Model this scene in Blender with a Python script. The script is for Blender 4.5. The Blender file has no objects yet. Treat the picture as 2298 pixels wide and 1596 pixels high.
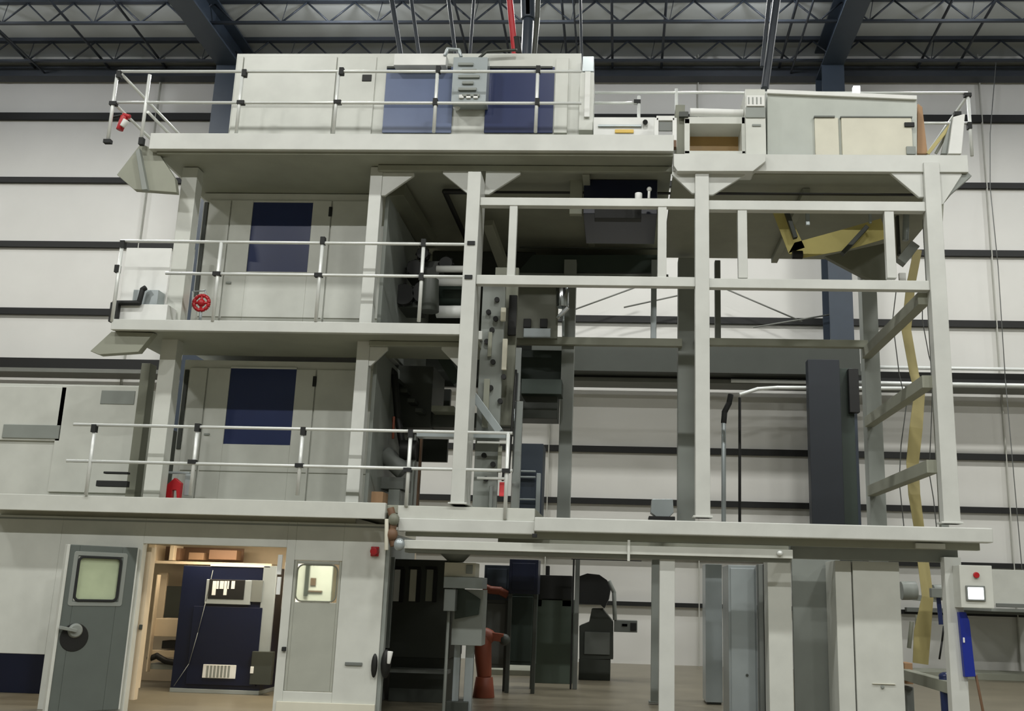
import bpy, bmesh, math, random
from mathutils import Vector, Matrix
random.seed(4)
C = bpy.context.scene.collection
# ------------------------------------------------------------------ camera model
W, H = 2298, 1596
CX, CY, F = 1272.0, 798.0, 2271.0
EYE = 1.6
AX = Vector((0.99834, -0.01564, 0.05542)); AZ = Vector((0.02790, 0.97328, -0.22792))
AX.normalize(); AX = (AX - AX.dot(AZ) * AZ / AZ.dot(AZ)).normalized(); AZ.normalize(); AY = AZ.cross(AX)
cam = bpy.data.cameras.new('camera'); camo = bpy.data.objects.new('camera', cam); C.objects.link(camo)
cam.sensor_width = 36; cam.lens = F * 36 / W; cam.shift_x = (W / 2 - CX) / W; cam.clip_end = 200
M = Matrix((AX, AY, AZ))            # rows: world axes seen in camera space = camera to world rotation
camo.matrix_world = Matrix.Translation((0, 0, EYE)) @ M.to_4x4()
bpy.context.scene.camera = camo

def P(px, py, Y):                   # a point of the photograph on the upright plane y = Y
    d = Vector((px - CX, CY - py, -F)); w = M @ d; t = Y / w.y
    return Vector((w.x * t, Y, w.z * t + EYE))
def G(px, py, z=0.0):               # a point of the photograph on the level plane z
    d = Vector((px - CX, CY - py, -F)); w = M @ d; t = (z - EYE) / w.z
    return Vector((w.x * t, w.y * t, z))

# ------------------------------------------------------------------ materials
def lin(c): return tuple(((v / 255) / 12.92 if v / 255 <= .04045 else ((v / 255 + .055) / 1.055) ** 2.4) for v in c) + (1,)
MATS = {}
def mat(name, rgb, rough=.5, metal=0.0, var=.06, scale=3.0, bump=.0, emit=None, strength=0, stretch=(1, 1, 1), trans=0, alpha=1):
    m = bpy.data.materials.new(name); m.use_nodes = True; nt = m.node_tree; b = nt.nodes['Principled BSDF']
    tc = nt.nodes.new('ShaderNodeTexCoord'); mp = nt.nodes.new('ShaderNodeMapping'); mp.inputs['Scale'].default_value = stretch
    nz = nt.nodes.new('ShaderNodeTexNoise'); nz.inputs['Scale'].default_value = scale; nz.inputs['Detail'].default_value = 5
    nt.links.new(tc.outputs['Object'], mp.inputs[0]); nt.links.new(mp.outputs[0], nz.inputs['Vector'])
    cr = nt.nodes.new('ShaderNodeValToRGB'); c = lin(rgb)
    cr.color_ramp.elements[0].position = .3; cr.color_ramp.elements[1].position = .7
    cr.color_ramp.elements[0].color = tuple(max(0, v * (1 - var)) for v in c[:3]) + (1,)
    cr.color_ramp.elements[1].color = tuple(min(1, v * (1 + var)) for v in c[:3]) + (1,)
    nt.links.new(nz.outputs['Fac'], cr.inputs[0]); nt.links.new(cr.outputs[0], b.inputs['Base Color'])
    b.inputs['Roughness'].default_value = rough; b.inputs['Metallic'].default_value = metal
    b.inputs['Transmission Weight'].default_value = trans; b.inputs['Alpha'].default_value = alpha
    if bump:
        bp = nt.nodes.new('ShaderNodeBump'); bp.inputs['Strength'].default_value = bump; bp.inputs['Distance'].default_value = .02
        nt.links.new(nz.outputs['Fac'], bp.inputs['Height']); nt.links.new(bp.outputs[0], b.inputs['Normal'])
    if emit: b.inputs['Emission Color'].default_value = lin(emit); b.inputs['Emission Strength'].default_value = strength
    MATS[name] = m; return m
mat('white', (206, 208, 201), .35); mat('frame', (205, 207, 202), .32); mat('cream', (215, 212, 195), .5)
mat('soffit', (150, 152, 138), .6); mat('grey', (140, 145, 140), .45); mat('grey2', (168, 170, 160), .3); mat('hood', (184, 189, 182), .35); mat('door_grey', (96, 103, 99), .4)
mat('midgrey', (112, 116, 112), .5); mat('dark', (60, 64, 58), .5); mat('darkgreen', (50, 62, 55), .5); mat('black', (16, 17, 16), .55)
mat('navy', (34, 46, 88), .28, var=.05); mat('navy_pale', (104, 116, 146), .25, var=.05); mat('navy_dark', (12, 20, 46), .35)
mat('blue', (14, 38, 140), .45); mat('alu', (226, 229, 226), .3, .15); mat('chrome', (215, 218, 220), .15, 1)
mat('wallpanel', (220, 219, 214), .55, var=.03, scale=.8); mat('hallpanel', (120, 124, 118), .6); mat('seam', (190, 190, 182), .6); mat('postdark', (30, 36, 44), .5); mat('midgreen', (74, 86, 76), .5); mat('card2', (132, 104, 78), .7); mat('pane', (206, 218, 184), .12, trans=.25, var=.12, scale=2.5); mat('girt', (20, 21, 20), .6)
mat('steelblue', (52, 62, 74), .45); mat('joist', (44, 50, 58), .5); mat('ceilpanel', (182, 186, 184), .6, scale=.5)
mat('concrete', (120, 113, 96), .35, var=.1, scale=1.2, bump=.05); mat('red', (176, 24, 34), .4); mat('redlight', (236, 78, 84), .4)
mat('orange', (132, 66, 44), .5); mat('yellow', (190, 178, 120), .6); mat('yellow2', (168, 156, 104), .6)
mat('amber', (166, 132, 78), .3); mat('card', (176, 140, 106), .7); mat('label', (226, 190, 90), .5)
mat('ledge', (118, 120, 114), .5); mat('steel', (168, 176, 178), .3, .35); mat('beige', (214, 196, 168), .55); mat('brown', (112, 84, 62), .6)
mat('screen', (240, 245, 245), .3, emit=(245, 250, 255), strength=2.0)
mat('paper', (232, 233, 230), .6); mat('glass', (196, 206, 196), .05, trans=.9, var=0); mat('rubber', (28, 30, 30), .7)
mat('lamp_lens', (250, 250, 255), .4, emit=(235, 240, 255), strength=9.0)
mat('lamp_warm', (255, 240, 210), .4, emit=(255, 226, 180), strength=10.0)
mat('duct', (120, 122, 108), .5); mat('cable', (90, 92, 90), .6)

# ------------------------------------------------------------------ mesh builder
class MB:
    def __init__(s): s.bm = bmesh.new()
    def box(s, x0, x1, y0, y1, z0, z1):
        x0, x1 = sorted((x0, x1)); y0, y1 = sorted((y0, y1)); z0, z1 = sorted((z0, z1))
        v = [s.bm.verts.new((x, y, z)) for x in (x0, x1) for y in (y0, y1) for z in (z0, z1)]
        for f in ((0, 1, 3, 2), (4, 6, 7, 5), (0, 4, 5, 1), (2, 3, 7, 6), (0, 2, 6, 4), (1, 5, 7, 3)): s.bm.faces.new([v[i] for i in f])
        return s
    def rect(s, a, b, Y, d=.1):     # photograph corners top-left and bottom-right on plane Y, d deep behind it
        p, q = P(a[0], a[1], Y), P(b[0], b[1], Y)
        return s.box(p.x, q.x, Y, Y + d, q.z, p.z)
    def prism(s, pts, y0, y1):      # pts: (x, z)
        a = [s.bm.verts.new((x, y0, z)) for x, z in pts]; b = [s.bm.verts.new((x, y1, z)) for x, z in pts]
        s.bm.faces.new(a); s.bm.faces.new(b[::-1]); n = len(pts)
        for i in range(n): s.bm.faces.new((a[i], b[i], b[(i + 1) % n], a[(i + 1) % n]))
        return s
    def poly(s, px, Y, d):          # photograph outline on plane Y, d deep
        return s.prism([(P(x, y, Y).x, P(x, y, Y).z) for x, y in px], Y, Y + d)
    def prismx(s, pts, x0, x1):     # pts: (y, z)
        a = [s.bm.verts.new((x0, y, z)) for y, z in pts]; b = [s.bm.verts.new((x1, y, z)) for y, z in pts]
        s.bm.faces.new(a); s.bm.faces.new(b[::-1]); n = len(pts)
        for i in range(n): s.bm.faces.new((a[i], b[i], b[(i + 1) % n], a[(i + 1) % n]))
        return s
    def cyl(s, p, q, r, r2=None, n=14):
        p, q = Vector(p), Vector(q); r2 = r if r2 is None else r2
        d = (q - p).normalized(); u = d.orthogonal().normalized(); w = d.cross(u)
        def ring(c, rr): return [s.bm.verts.new(c + rr * (math.cos(t) * u + math.sin(t) * w)) for t in [2 * math.pi * i / n for i in range(n)]]
        a, b = ring(p, r), ring(q, r2)
        s.bm.faces.new(a[::-1]); s.bm.faces.new(b)
        for i in range(n): s.bm.faces.new((a[i], a[(i + 1) % n], b[(i + 1) % n], b[i])).smooth = True
        return s
    def path(s, pts, r, n=10):
        for a, b in zip(pts, pts[1:]): s.cyl(a, b, r, n=n)
        for a in pts[1:-1]: s.ball(a, r * 1.02)
        return s
    def ball(s, c, r, sc=(1, 1, 1)):
        m = Matrix.Translation(Vector(c)) @ Matrix.Diagonal((r * sc[0], r * sc[1], r * sc[2], 1))
        for f in bmesh.ops.create_uvsphere(s.bm, u_segments=12, v_segments=8, radius=1, matrix=m)['verts']:
            for g in f.link_faces: g.smooth = True
        return s
    def bar(s, p, q, w, h):         # square bar between two points
        p, q = Vector(p), Vector(q); d = (q - p).normalized()
        u = d.cross(Vector((0, 0, 1)))
        if u.length < .05: u = Vector((1, 0, 0))
        u = u.normalized(); v = u.cross(d).normalized()
        A = [s.bm.verts.new(c + a * w / 2 * u + b * h / 2 * v) for c in (p, q) for a, b in ((-1, -1), (1, -1), (1, 1), (-1, 1))]
        for f in ((3, 2, 1, 0), (4, 5, 6, 7), (0, 1, 5, 4), (1, 2, 6, 5), (2, 3, 7, 6), (3, 0, 4, 7)): s.bm.faces.new([A[i] for i in f])
        return s
    def ribbon(s, px, Y, w, t=.012, tw=None):   # flat band following photograph points (px, py[, Y])
        c = [P(a[0], a[1], a[2] if len(a) > 2 else Y) for a in px]; rows = []
        for i, p in enumerate(c):
            d = (c[min(i + 1, len(c) - 1)] - c[max(i - 1, 0)]).normalized()
            side = Vector((0, 1, 0)).cross(d).normalized()
            ww = w[i] if isinstance(w, (list, tuple)) else w
            rows.append([s.bm.verts.new(p + side * ww / 2 * a + Vector((0, b, 0))) for a, b in ((-1, 0), (1, 0), (1, t), (-1, t))])
        for a, b in zip(rows, rows[1:]):
            for k in range(4): s.bm.faces.new((a[k], a[(k + 1) % 4], b[(k + 1) % 4], b[k]))
        s.bm.faces.new(rows[0][::-1]); s.bm.faces.new(rows[-1]); return s
    def rrect(s, x0, x1, z0, z1, r, y0, y1, n=5, hole=None):
        def loop(x0, x1, z0, z1, r):
            o = []
            for cx, cz, a0 in ((x1 - r, z1 - r, 0), (x0 + r, z1 - r, 90), (x0 + r, z0 + r, 180), (x1 - r, z0 + r, 270)):
                for k in range(n + 1):
                    t = math.radians(a0 + 90 * k / n); o.append((cx + r * math.cos(t), cz + r * math.sin(t)))
            return o
        A = loop(x0, x1, z0, z1, r)
        if hole is None: return s.prism(A, y0, y1)
        B = loop(x0 + hole, x1 - hole, z0 + hole, z1 - hole, max(.005, r - hole)); k = len(A)
        v = [[s.bm.verts.new((x, y, z)) for x, z in L] for y in (y0, y1) for L in (A, B)]
        for i in range(k):
            j = (i + 1) % k
            s.bm.faces.new((v[0][i], v[0][j], v[1][j], v[1][i])); s.bm.faces.new((v[2][i], v[3][i], v[3][j], v[2][j]))
            s.bm.faces.new((v[0][i], v[2][i], v[2][j], v[0][j])); s.bm.faces.new((v[1][i], v[1][j], v[3][j], v[3][i]))
        return s
def link(name, mb, m, org, parent=None, bevel=.006):
    bm = mb.bm; bmesh.ops.recalc_face_normals(bm, faces=bm.faces); bmesh.ops.translate(bm, verts=bm.verts, vec=-org)
    me = bpy.data.meshes.new(name); bm.to_mesh(me); bm.free(); me.materials.append(MATS[m])
    o = bpy.data.objects.new(name, me); C.objects.link(o)
    if parent is None: o.location = org
    else: o.parent = parent
    if bevel and len(me.vertices) < 4000:
        b = o.modifiers.new('edge', 'BEVEL'); b.width = bevel; b.segments = 2; b.limit_method = 'ANGLE'; b.angle_limit = .9
    return o
def base(mbs):
    vs = [v.co for m in mbs for v in m.bm.verts]
    x = [v.x for v in vs]; y = [v.y for v in vs]; z = [v.z for v in vs]
    return Vector(((min(x) + max(x)) / 2, (min(y) + max(y)) / 2, min(z)))
def one(name, mb, m, label, cat, group=None, bevel=.006):
    o = link(name, mb, m, base([mb]), None, bevel); o['label'] = label; o['category'] = cat
    if group: o['group'] = group
    return o
class T:
    def __init__(s, name, label, cat, group=None): s.n, s.l, s.c, s.g, s.parts = name, label, cat, group, []
    def part(s, name, m, mb=None, sub=None, bevel=.006, label=None):
        mb = mb or MB(); s.parts.append((name, m, mb, sub, bevel, label)); s.last = mb; return mb
    def done(s):
        org = base([p[2] for p in s.parts]); e = bpy.data.objects.new(s.n, None); C.objects.link(e); e.location = org; e.empty_display_size = .2
        e['label'] = s.l; e['category'] = s.c
        if s.g: e['group'] = s.g
        made = {}
        for name, m, mb, sub, bev, lab in s.parts:
            key = id(mb); o = link(name, mb, m, org, made[id(sub)] if sub is not None else e, bev); made[key] = o
            if lab: o['label'] = lab
        return e
def struct(name, mb, m, bevel=0):
    o = link(name, mb, m, base([mb]), None, bevel); o['kind'] = 'structure'; return o
def structT(t):
    e = t.done(); e['kind'] = 'structure'; return e

# ------------------------------------------------------------------ the hall
XL, XR, YF, YB, ZC = -30.0, 24.0, -14.0, 25.0, 15.85
struct('floor', MB().box(XL, XR, YF, YB, -.2, 0), 'concrete')
struct('ceiling', MB().box(XL, XR, YF, YB, ZC, ZC + .2), 'ceilpanel')
struct('wall_back', MB().box(XL, XR, YB, YB + .2, 0, ZC), 'wallpanel')
struct('wall_left', MB().box(XL - .2, XL, YF, YB, 0, ZC), 'hallpanel')
struct('wall_right', MB().box(XR, XR + .2, YF, YB, 0, ZC), 'hallpanel')
struct('wall_front', MB().box(XL, XR, YF - .2, YF, 0, ZC), 'hallpanel')
n = 1
for z, h in ((14.0, .2), (12.12, .15), (10.28, .16), (8.42, .17), (5.08, .15), (3.8, .14), (2.5, .12), (1.38, .1)):
    struct('trim_%d' % n, MB().box(XL, XR, YB - .1, YB, z - h / 2, z + h / 2), 'girt'); n += 1
# upright seams between wall sheets
for x in (-12.9, -9.2, -5.5, -1.8, 1.9, 5.6, 9.3, 13.0):
    struct('trim_%d' % n, MB().box(x - .012, x + .012, YB - .11, YB, 0, ZC), 'seam'); n += 1
# eave strut and roof joists
struct('trim_%d' % n, MB().box(XL, XR, YB - .45, YB - .1, 15.02, 15.3), 'joist'); n += 1
struct('trim_%d' % n, MB().box(XL, XR, YB - .6, YB - .1, 15.36, 15.42), 'ledge'); n += 1
def joist(Y, ph):
    t = T('roof_joist', '', '')
    c = t.part('top_chord', 'joist', bevel=0); c.box(XL, XR, Y - .07, Y + .07, ZC - .1, ZC)
    c = t.part('bottom_chord', 'joist', bevel=0); c.box(XL, XR, Y - .04, Y + .04, 15.16, 15.22)
    w = t.part('web_rods', 'joist', bevel=0); x = XL + ph; k = 0
    while x < XR - 1.3:
        w.cyl((x, Y, ZC - .1), (x + .6, Y, 15.2), .024, n=6); w.cyl((x + .6, Y, 15.2), (x + 1.2, Y, ZC - .1), .024, n=6)
        if k % 2: w.cyl((x + .6, Y, 15.2), (x + .7, Y, ZC - .1), .01, n=6)
        x += 1.2; k += 1
    e = t.done(); del e['label']; del e['category']; e['kind'] = 'structure'
for Y, ph in ((24.05, 0), (22.2, .4), (20.3, .1), (18.4, .5)): joist(Y, ph)
# bridging lines in depth
for i, x in enumerate((-16.3, -14.2, -12.6, -10.9, -4.2, -3.1, -1.6, -.4, .9, 4.0, 7.6, 8.6, 11.3)):
    b = MB().cyl((x, 15, ZC - .12), (x, 24.9, 15.25), .034, n=6)
    if i % 3 == 0: b.cyl((x + .3, 15, 15.3), (x + .3, 24.9, 15.1), .026, n=6)
    e = struct('roof_bridging', b, 'joist')
# rigid frames: column plus rafter haunch
def rigid(x, w):
    b = MB(); b.box(x - w / 2, x + w / 2, 23.75, 23.8, 0, 14.9); b.box(x - w / 2, x + w / 2, 24.55, 24.6, 0, 14.9); b.box(x - .03, x + .03, 23.8, 24.55, 0, 14.9)
    c = MB(); c.box(x - w / 2, x + w / 2, 15, 24.6, 14.9, 14.95); c.box(x - .03, x + .03, 15, 24.6, 14.95, 15.75); c.box(x - w / 2, x + w / 2, 15, 24.6, 15.7, 15.75)
    t = T('steel_frame', '', ''); t.part('column', 'steelblue', b, bevel=0); t.part('rafter', 'steelblue', c, bevel=0)
    e = t.done(); del e['label']; del e['category']; e['kind'] = 'structure'
rigid(P(475, 240, 23.75).x + .31, .62); rigid(P(1862, 700, 23.75).x + .28, .56)
# bracing rods on the wall bays
for i, (a, b) in enumerate((((1620, 645), (1800, 722)), ((1690, 735), (1870, 705)), ((1440, 640), (1275, 700)), ((1560, 655), (1400, 690)))):
    p, q = P(a[0], a[1], 24.4), P(b[0], b[1], 24.4); struct('wall_brace', MB().cyl(p, q, .02, n=6), 'ledge')
# ledge that runs along the back wall with conduits
t = T('wall_ledge', 'long grey cable ledge with conduits running along the white back wall', 'ledge')
a = t.part('tray', 'ledge', bevel=0); a.box(XL, XR, 24.1, YB - .12, 6.62, 6.72)
a = t.part('fascia', 'girt', bevel=0); a.box(XL, XR, 24.12, 24.2, 6.72, 6.98)
a = t.part('conduit', 'alu', bevel=0); a.cyl((5.9, 24.0, 7.06), (XR, 24.0, 7.06), .045, n=8)
a = t.part('conduit', 'alu', bevel=0); a.cyl((2.6, 23.95, 6.66), (XR, 23.95, 6.66), .05, n=8)
t.done()
t = T('dark_beam', 'dark grey steel beam crossing low in front of back wall', 'beam')
p, q = P(1160, 782, 24.2), P(1918, 842, 24.2)
a = t.part('web', 'dark', bevel=0); a.box(p.x, q.x, 23.6, 24.05, 7.05, p.z)
a = t.part('flange', 'dark', bevel=0); a.box(p.x, q.x, 23.55, 24.05, 6.76, 7.04)
t.done()
t = T('dark_post', 'broad dark navy grey post below the dark beam, in front of back wall', 'post')
p, q = P(1818, 1000, 22.6), P(1890, 1000, 22.6)
a = t.part('column', 'postdark'); a.box(p.x, q.x, 22.6, 22.9, 0, 6.9); b = t.part('side_plate', 'darkgreen'); b.box(q.x + .01, q.x + .34, 22.8, 22.9, 0, 6.75)
b = t.part('bracket', 'black'); b.box(q.x + .2, q.x + .42, 22.6, 22.79, 5.7, 6.7)
t.done()
# lamps and added roof fill
def highbay(x, y, z=13.9, pw=300):
    l = bpy.data.lights.new('high_bay_light', 'AREA'); l.shape = 'RECTANGLE'; l.size = 1.2; l.size_y = .5; l.energy = pw; l.color = (1.0, 1.0, .965)
    o = bpy.data.objects.new('high_bay_light', l); C.objects.link(o); o.location = (x, y, z)
for y, pw in ((-5, 900), (6, 470)):
    for x in (-16, -8, 0, 8, 16): highbay(x, y, 14.2, pw)
for x in (-20, -13, -6, 1, 8, 15): highbay(x, 18.9, 13.9, 380)
def roof_fill(x, y, pw):               # added point light that brightens the roof sheets, not a fixture of the hall
    l = bpy.data.lights.new('added_roof_fill', 'POINT'); l.energy = pw; l.shadow_soft_size = .2; l.color = (.93, .95, 1)
    o = bpy.data.objects.new('added_roof_fill', l); C.objects.link(o); o.location = (x, y, 15.0)
for x, e_ in ((-17, 150), (-12.5, 90), (-7, 210), (-2, 100), (3, 180), (8, 90), (13, 150)): roof_fill(x, 20.8, e_)

# ------------------------------------------------------------------ machine: platforms
FY = 12.5
UZ = 7.02                                   # underside of the top platform
def X(px, py, Y=FY): return P(px, py, Y).x
def Z(px, py, Y=FY): return P(px, py, Y).z
xc = {'left': -6.13, 'p1': X(844, 430, 13.0), 'p2': -2.01, 'p3': 1.0, 'p4': 3.97}
t = T('upper_platform', 'long grey top platform carrying the white cabin and hood', 'platform')
a = t.part('fascia', 'frame'); a.box(X(338, 300), X(1512, 300), FY, FY + .08, Z(800, 336), Z(800, 300))
a.box(X(338, 300), X(338, 300) + .08, FY + .08, 17, 7.34, 7.56)
a = t.part('fascia', 'frame'); a.box(X(1512, 345), X(2172, 360), FY, FY + .08, Z(1700, 384), Z(1700, 346))
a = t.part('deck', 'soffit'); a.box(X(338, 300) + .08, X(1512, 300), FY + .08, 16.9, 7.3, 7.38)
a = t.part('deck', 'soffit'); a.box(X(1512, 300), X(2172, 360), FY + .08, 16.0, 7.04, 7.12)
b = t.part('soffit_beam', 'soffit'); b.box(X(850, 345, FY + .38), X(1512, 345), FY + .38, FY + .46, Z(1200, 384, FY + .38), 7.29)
b = t.part('cross_beam', 'soffit'); b.box(xc['p1'] - .08, X(1512, 300), 16.72, 16.84, 6.9, 7.29)
for x in (-.6, 2.4):
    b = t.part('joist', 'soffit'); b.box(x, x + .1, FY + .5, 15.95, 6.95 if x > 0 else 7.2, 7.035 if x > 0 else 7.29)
t.done()
t = T('middle_platform', 'middle walkway platform with white edge below the upper blue window', 'platform')
a = t.part('fascia', 'frame'); a.box(X(250, 735), X(1062, 735), FY - .02, FY + .06, Z(640, 746), Z(640, 722))
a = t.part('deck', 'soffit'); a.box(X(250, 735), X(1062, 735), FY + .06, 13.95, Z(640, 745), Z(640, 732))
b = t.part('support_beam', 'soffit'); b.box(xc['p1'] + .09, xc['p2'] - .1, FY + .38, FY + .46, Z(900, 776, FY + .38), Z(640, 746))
t.done()
t = T('lower_platform', 'lowest walkway platform above the cabin doorway', 'platform')
a = t.part('fascia', 'white'); a.box(P(-60, 1112, FY).x, X(865, 1140), FY, FY + .08, 2.42, Z(500, 1120))
a = t.part('fascia', 'white'); a.box(X(893, 1140), X(1200, 1140), FY, FY + .08, Z(1000, 1165), Z(1000, 1137))
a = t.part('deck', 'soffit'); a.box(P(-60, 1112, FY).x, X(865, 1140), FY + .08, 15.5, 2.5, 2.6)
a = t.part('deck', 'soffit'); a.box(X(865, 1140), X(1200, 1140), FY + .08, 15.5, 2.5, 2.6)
t.done()
# ------------------------------------------------------------------ columns and beams
def gusset(t, x, side, z, w, h, y):
    g = t.part('gusset_plate', 'frame'); k = side
    g.prism([(x, z), (x + k * w, z), (x + k * w, z - .04), (x + k * w * .12, z - h), (x, z - h)], y, y + .05)
def column(x, w, Y, z0, z1, label, gus=(), m='frame', d=.16, gy=FY + .03):
    t = T('steel_column', label, 'column', 'upright columns of the machine frame')
    a = t.part('post', m); a.box(x - w / 2, x + w / 2, Y, Y + d, z0, z1)
    for side, z, gw, gh in gus: gusset(t, x + side * w / 2, side, z, gw, gh, gy)
    a = t.part('foot_plate', m); a.box(x - w / 2 - .03, x + w / 2 + .03, Y - .01, Y + d + .03, z0, z0 + .025)
    t.done()
zt = Z(1200, 384)
zt4 = Z(1200, 384, FY + .38); zt5 = Z(900, 776, FY + .38)
column(xc['p2'], .175, FY - .03, 2.62, UZ, 'white front column crossing the middle walkway end, gussets on both sides at top', ((-1, zt4, .42, .34), (1, zt4, .48, .34), (-1, zt5, .3, .3)), d=.5, gy=FY + .39)
column(xc['p3'], .18, FY - .03, 2.53, Z(1577, 372), 'tall front column in the centre of the open frame', ((-1, Z(1577, 384), .3, .3), (1, Z(1577, 384), .48, .32)))
column(xc['p4'], .2, FY - .03, 2.53, Z(2094, 366), 'front column at the right end of the open frame', ((-1, Z(2094, 360), .55, .5), (1, Z(2094, 384), .3, .45)))
column(xc['p1'], .17, 12.95, 2.62, 7.29, 'pale column between blue-windowed housing and dark machine opening', ((1, zt4, .44, .34), (1, zt5, .24, .26)), gy=12.96)
column(xc['left'], .22, 13.0, 2.62, 7.29, 'thick pale column at the left end of the housing', (), 'white', .2)
YR = 15.7
column(X(1541, 900, YR), .27, YR + .02, 2.3, 6.95, 'grey rear column just left of the central front column', (), 'grey', .25)
column(X(1962, 900, YR), .24, YR + .02, 0.02, 6.95, 'grey rear column of the side frame near the yellow web', (), 'grey', .25)
column(X(1268, 1000, YR), .2, YR + .02, 2.3, 6.9, 'slim grey green rear column behind the lift ladder', (), 'grey', .25)
zb = 2.3
column(X(1472, 1400, 16.0), .14, 16.0, 0.02, 2.45, 'short dull grey column just left of the white lower column', (), 'grey', .15)
column(X(1498, 1400), .185, FY + .12, 0.02, Z(1498, 1250), 'white lower column under the long main beam', (), 'frame')
column(X(2158, 1500), .2, FY + .1, 0.02, Z(2140, 1250), 'white lower column beside the touch screen box', (), 'frame')
def beam(x0, x1, Y, z0, z1, label, m='frame', d=.12, name='cross_beam'):
    one(name, MB().box(x0, x1, Y, Y + d, z0, z1), m, label, 'beam', 'horizontal beams of the machine frame')
L2, R2, L3, R3 = xc['p2'] + .09, xc['p3'] - .09, xc['p3'] + .09, xc['p4'] - .1
beam(L2, R2, FY, Z(1300, 462), Z(1300, 444), 'upper white guard beam left of the central column')
beam(L3, R3, FY, Z(1830, 472), Z(1830, 451), 'upper white guard beam right of the central column')
beam(L2, R2, FY, Z(1300, 640), Z(1300, 619), 'lower white guard beam left of the central column')
beam(L3, R3, FY, Z(1830, 648), Z(1830, 627), 'lower white guard beam right of the central column')
for px, w, lab in ((1149, .105, 'first short guard upright from left between the guard beams'), (1486, .115, 'short guard upright just left of the central column'),
                   (1667, .12, 'short guard upright just right of the central column'), (1999, .12, 'short guard upright near the right end column')):
    x = X(px, 545); l = px < 1577
    one('guard_upright', MB().box(x - w / 2, x + w / 2, FY + .01, FY + .1, Z(px, 640) + .1, Z(px, 445)-.05), 'frame', lab, 'upright', 'short uprights of the guard frame')
beam(X(1140, 770, YR), X(1530, 770, YR), YR - .1, Z(1300, 777, YR), Z(1300, 760, YR), 'grey rear beam left of the central column', 'soffit')
beam(X(1560, 770, YR), X(1945, 775, YR), YR - .1, Z(1750, 780, YR), Z(1750, 764, YR), 'grey rear beam right of the central column', 'soffit')
for px, w, m, lab in ((1467, .09, 'steel', 'shiny rear upright left of the central column'), (1611, .09, 'midgrey', 'dull grey rear upright right of the central column')):
    x = X(px, 700, YR); one('rear_upright', MB().box(x - w / 2, x + w / 2, YR - .02, YR + .1, Z(px, 764, YR), 6.9), m, lab, 'upright')
# side frame ties running back in depth
xs = xc['p4'] - .02
for k, (py, m) in enumerate(((662, 'soffit'), (850, 'soffit'), (1042, 'soffit'))):
    z = Z(2094, py)
    one('side_tie', MB().box(xs - .2, xs - .06, FY + .13, YR, z - .09, z + .07), m, ('highest grey side tie', 'second highest grey side tie', 'third grey side tie')[k] + ' joining the right front column to rear column', 'beam', 'ties of the right side frame')
z = .62
one('side_tie', MB().box(xs - .02, xs + .12, FY + .28, YR, z - .07, z + .07), 'soffit', 'low floor-level side tie left of the lower right column', 'beam')
x = X(2105, 800, 13.6)
one('side_upright', MB().box(x - .05, x + .05, 13.7, 13.8, 0, 6.9), 'grey', 'thin grey inner upright beside the right front column', 'upright')
# big lower beams
t = T('main_beam', 'long white main beam spanning the ground floor opening', 'beam')
a = t.part('girder', 'frame', bevel=.012); a.box(X(1200, 1190), X(2222, 1200), FY - .1, FY + .1, Z(1700, 1206), Z(1700, 1174))
a = t.part('girder', 'frame', bevel=.012); a.box(X(893, 1190), X(1200, 1190), FY - .02, FY + .12, Z(1045, 1196), Z(1045, 1166))
a = t.part('lower_web', 'soffit'); a.box(X(905, 1210), X(2205, 1215), FY + .1, FY + .2, Z(1700, 1222), Z(1700, 1204))
a = t.part('flange_clip', 'rubber'); a.box(X(1196, 1200), X(1207, 1200), FY - .13, FY - .1, Z(1200, 1208), Z(1200, 1199))
t.done()
t = T('hoist_rail', 'pale hoist rail hanging just below the main beam', 'rail')
a = t.part('rail', 'white'); a.box(X(905, 1225), X(1780, 1240), FY + .02, FY + .12, Z(1400, 1244), Z(1400, 1224))
a = t.part('lower_flange', 'grey'); a.box(X(905, 1225), X(1780, 1240), FY + .1, FY + .35, Z(1400, 1252), Z(1400, 1244))
a = t.part('hanger', 'white'); a.box(X(1408, 1230), X(1414, 1230), FY - .02, FY + .02, Z(1410, 1260), Z(1410, 1212))
a = t.part('end_stop', 'alu'); a.ball(P(1750, 1242, FY), .035)
t.done()
t = T('lower_header', 'grey header panel over the white cabinets at lower right', 'panel')
a = t.part('panel', 'grey'); a.box(X(1782, 1240), X(2165, 1240), FY + .25, FY + .4, Z(1950, 1256), Z(1950, 1215))
a = t.part('tray', 'white'); a.box(X(2058, 1225), X(2125, 1230), FY + .05, FY + .25, Z(2090, 1231), Z(2090, 1219))
t.done()
# knee brackets at the left ends
t = T('knee_bracket', 'rough grey knee bracket under the left end of top platform', 'bracket')
a = t.part('plate', 'soffit'); a.poly([(262, 392), (316, 322), (352, 338), (392, 400), (396, 432), (300, 425)], FY + .12, .1)
a = t.part('rib', 'grey'); a.poly([(304, 340), (312, 332), (330, 425), (318, 426)], FY + .04, .08)
t.done()
one('knee_bracket', MB().poly([(202, 788), (250, 744), (345, 747), (310, 790), (222, 796)], FY + .1, .12), 'soffit', 'grey knee bracket under the left end of middle platform', 'bracket')
t = T('end_brace', 'diagonal grey brace under the right end of top platform', 'brace')
a = t.part('strut', 'grey'); a.bar(P(2172, 392, FY + .1), P(2106, 450, FY + .1), .1, .1)
a = t.part('strut', 'soffit'); a.bar(P(2112, 430, FY + .1), P(2108, 500, FY + .1), .1, .06)
t.done()
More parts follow.
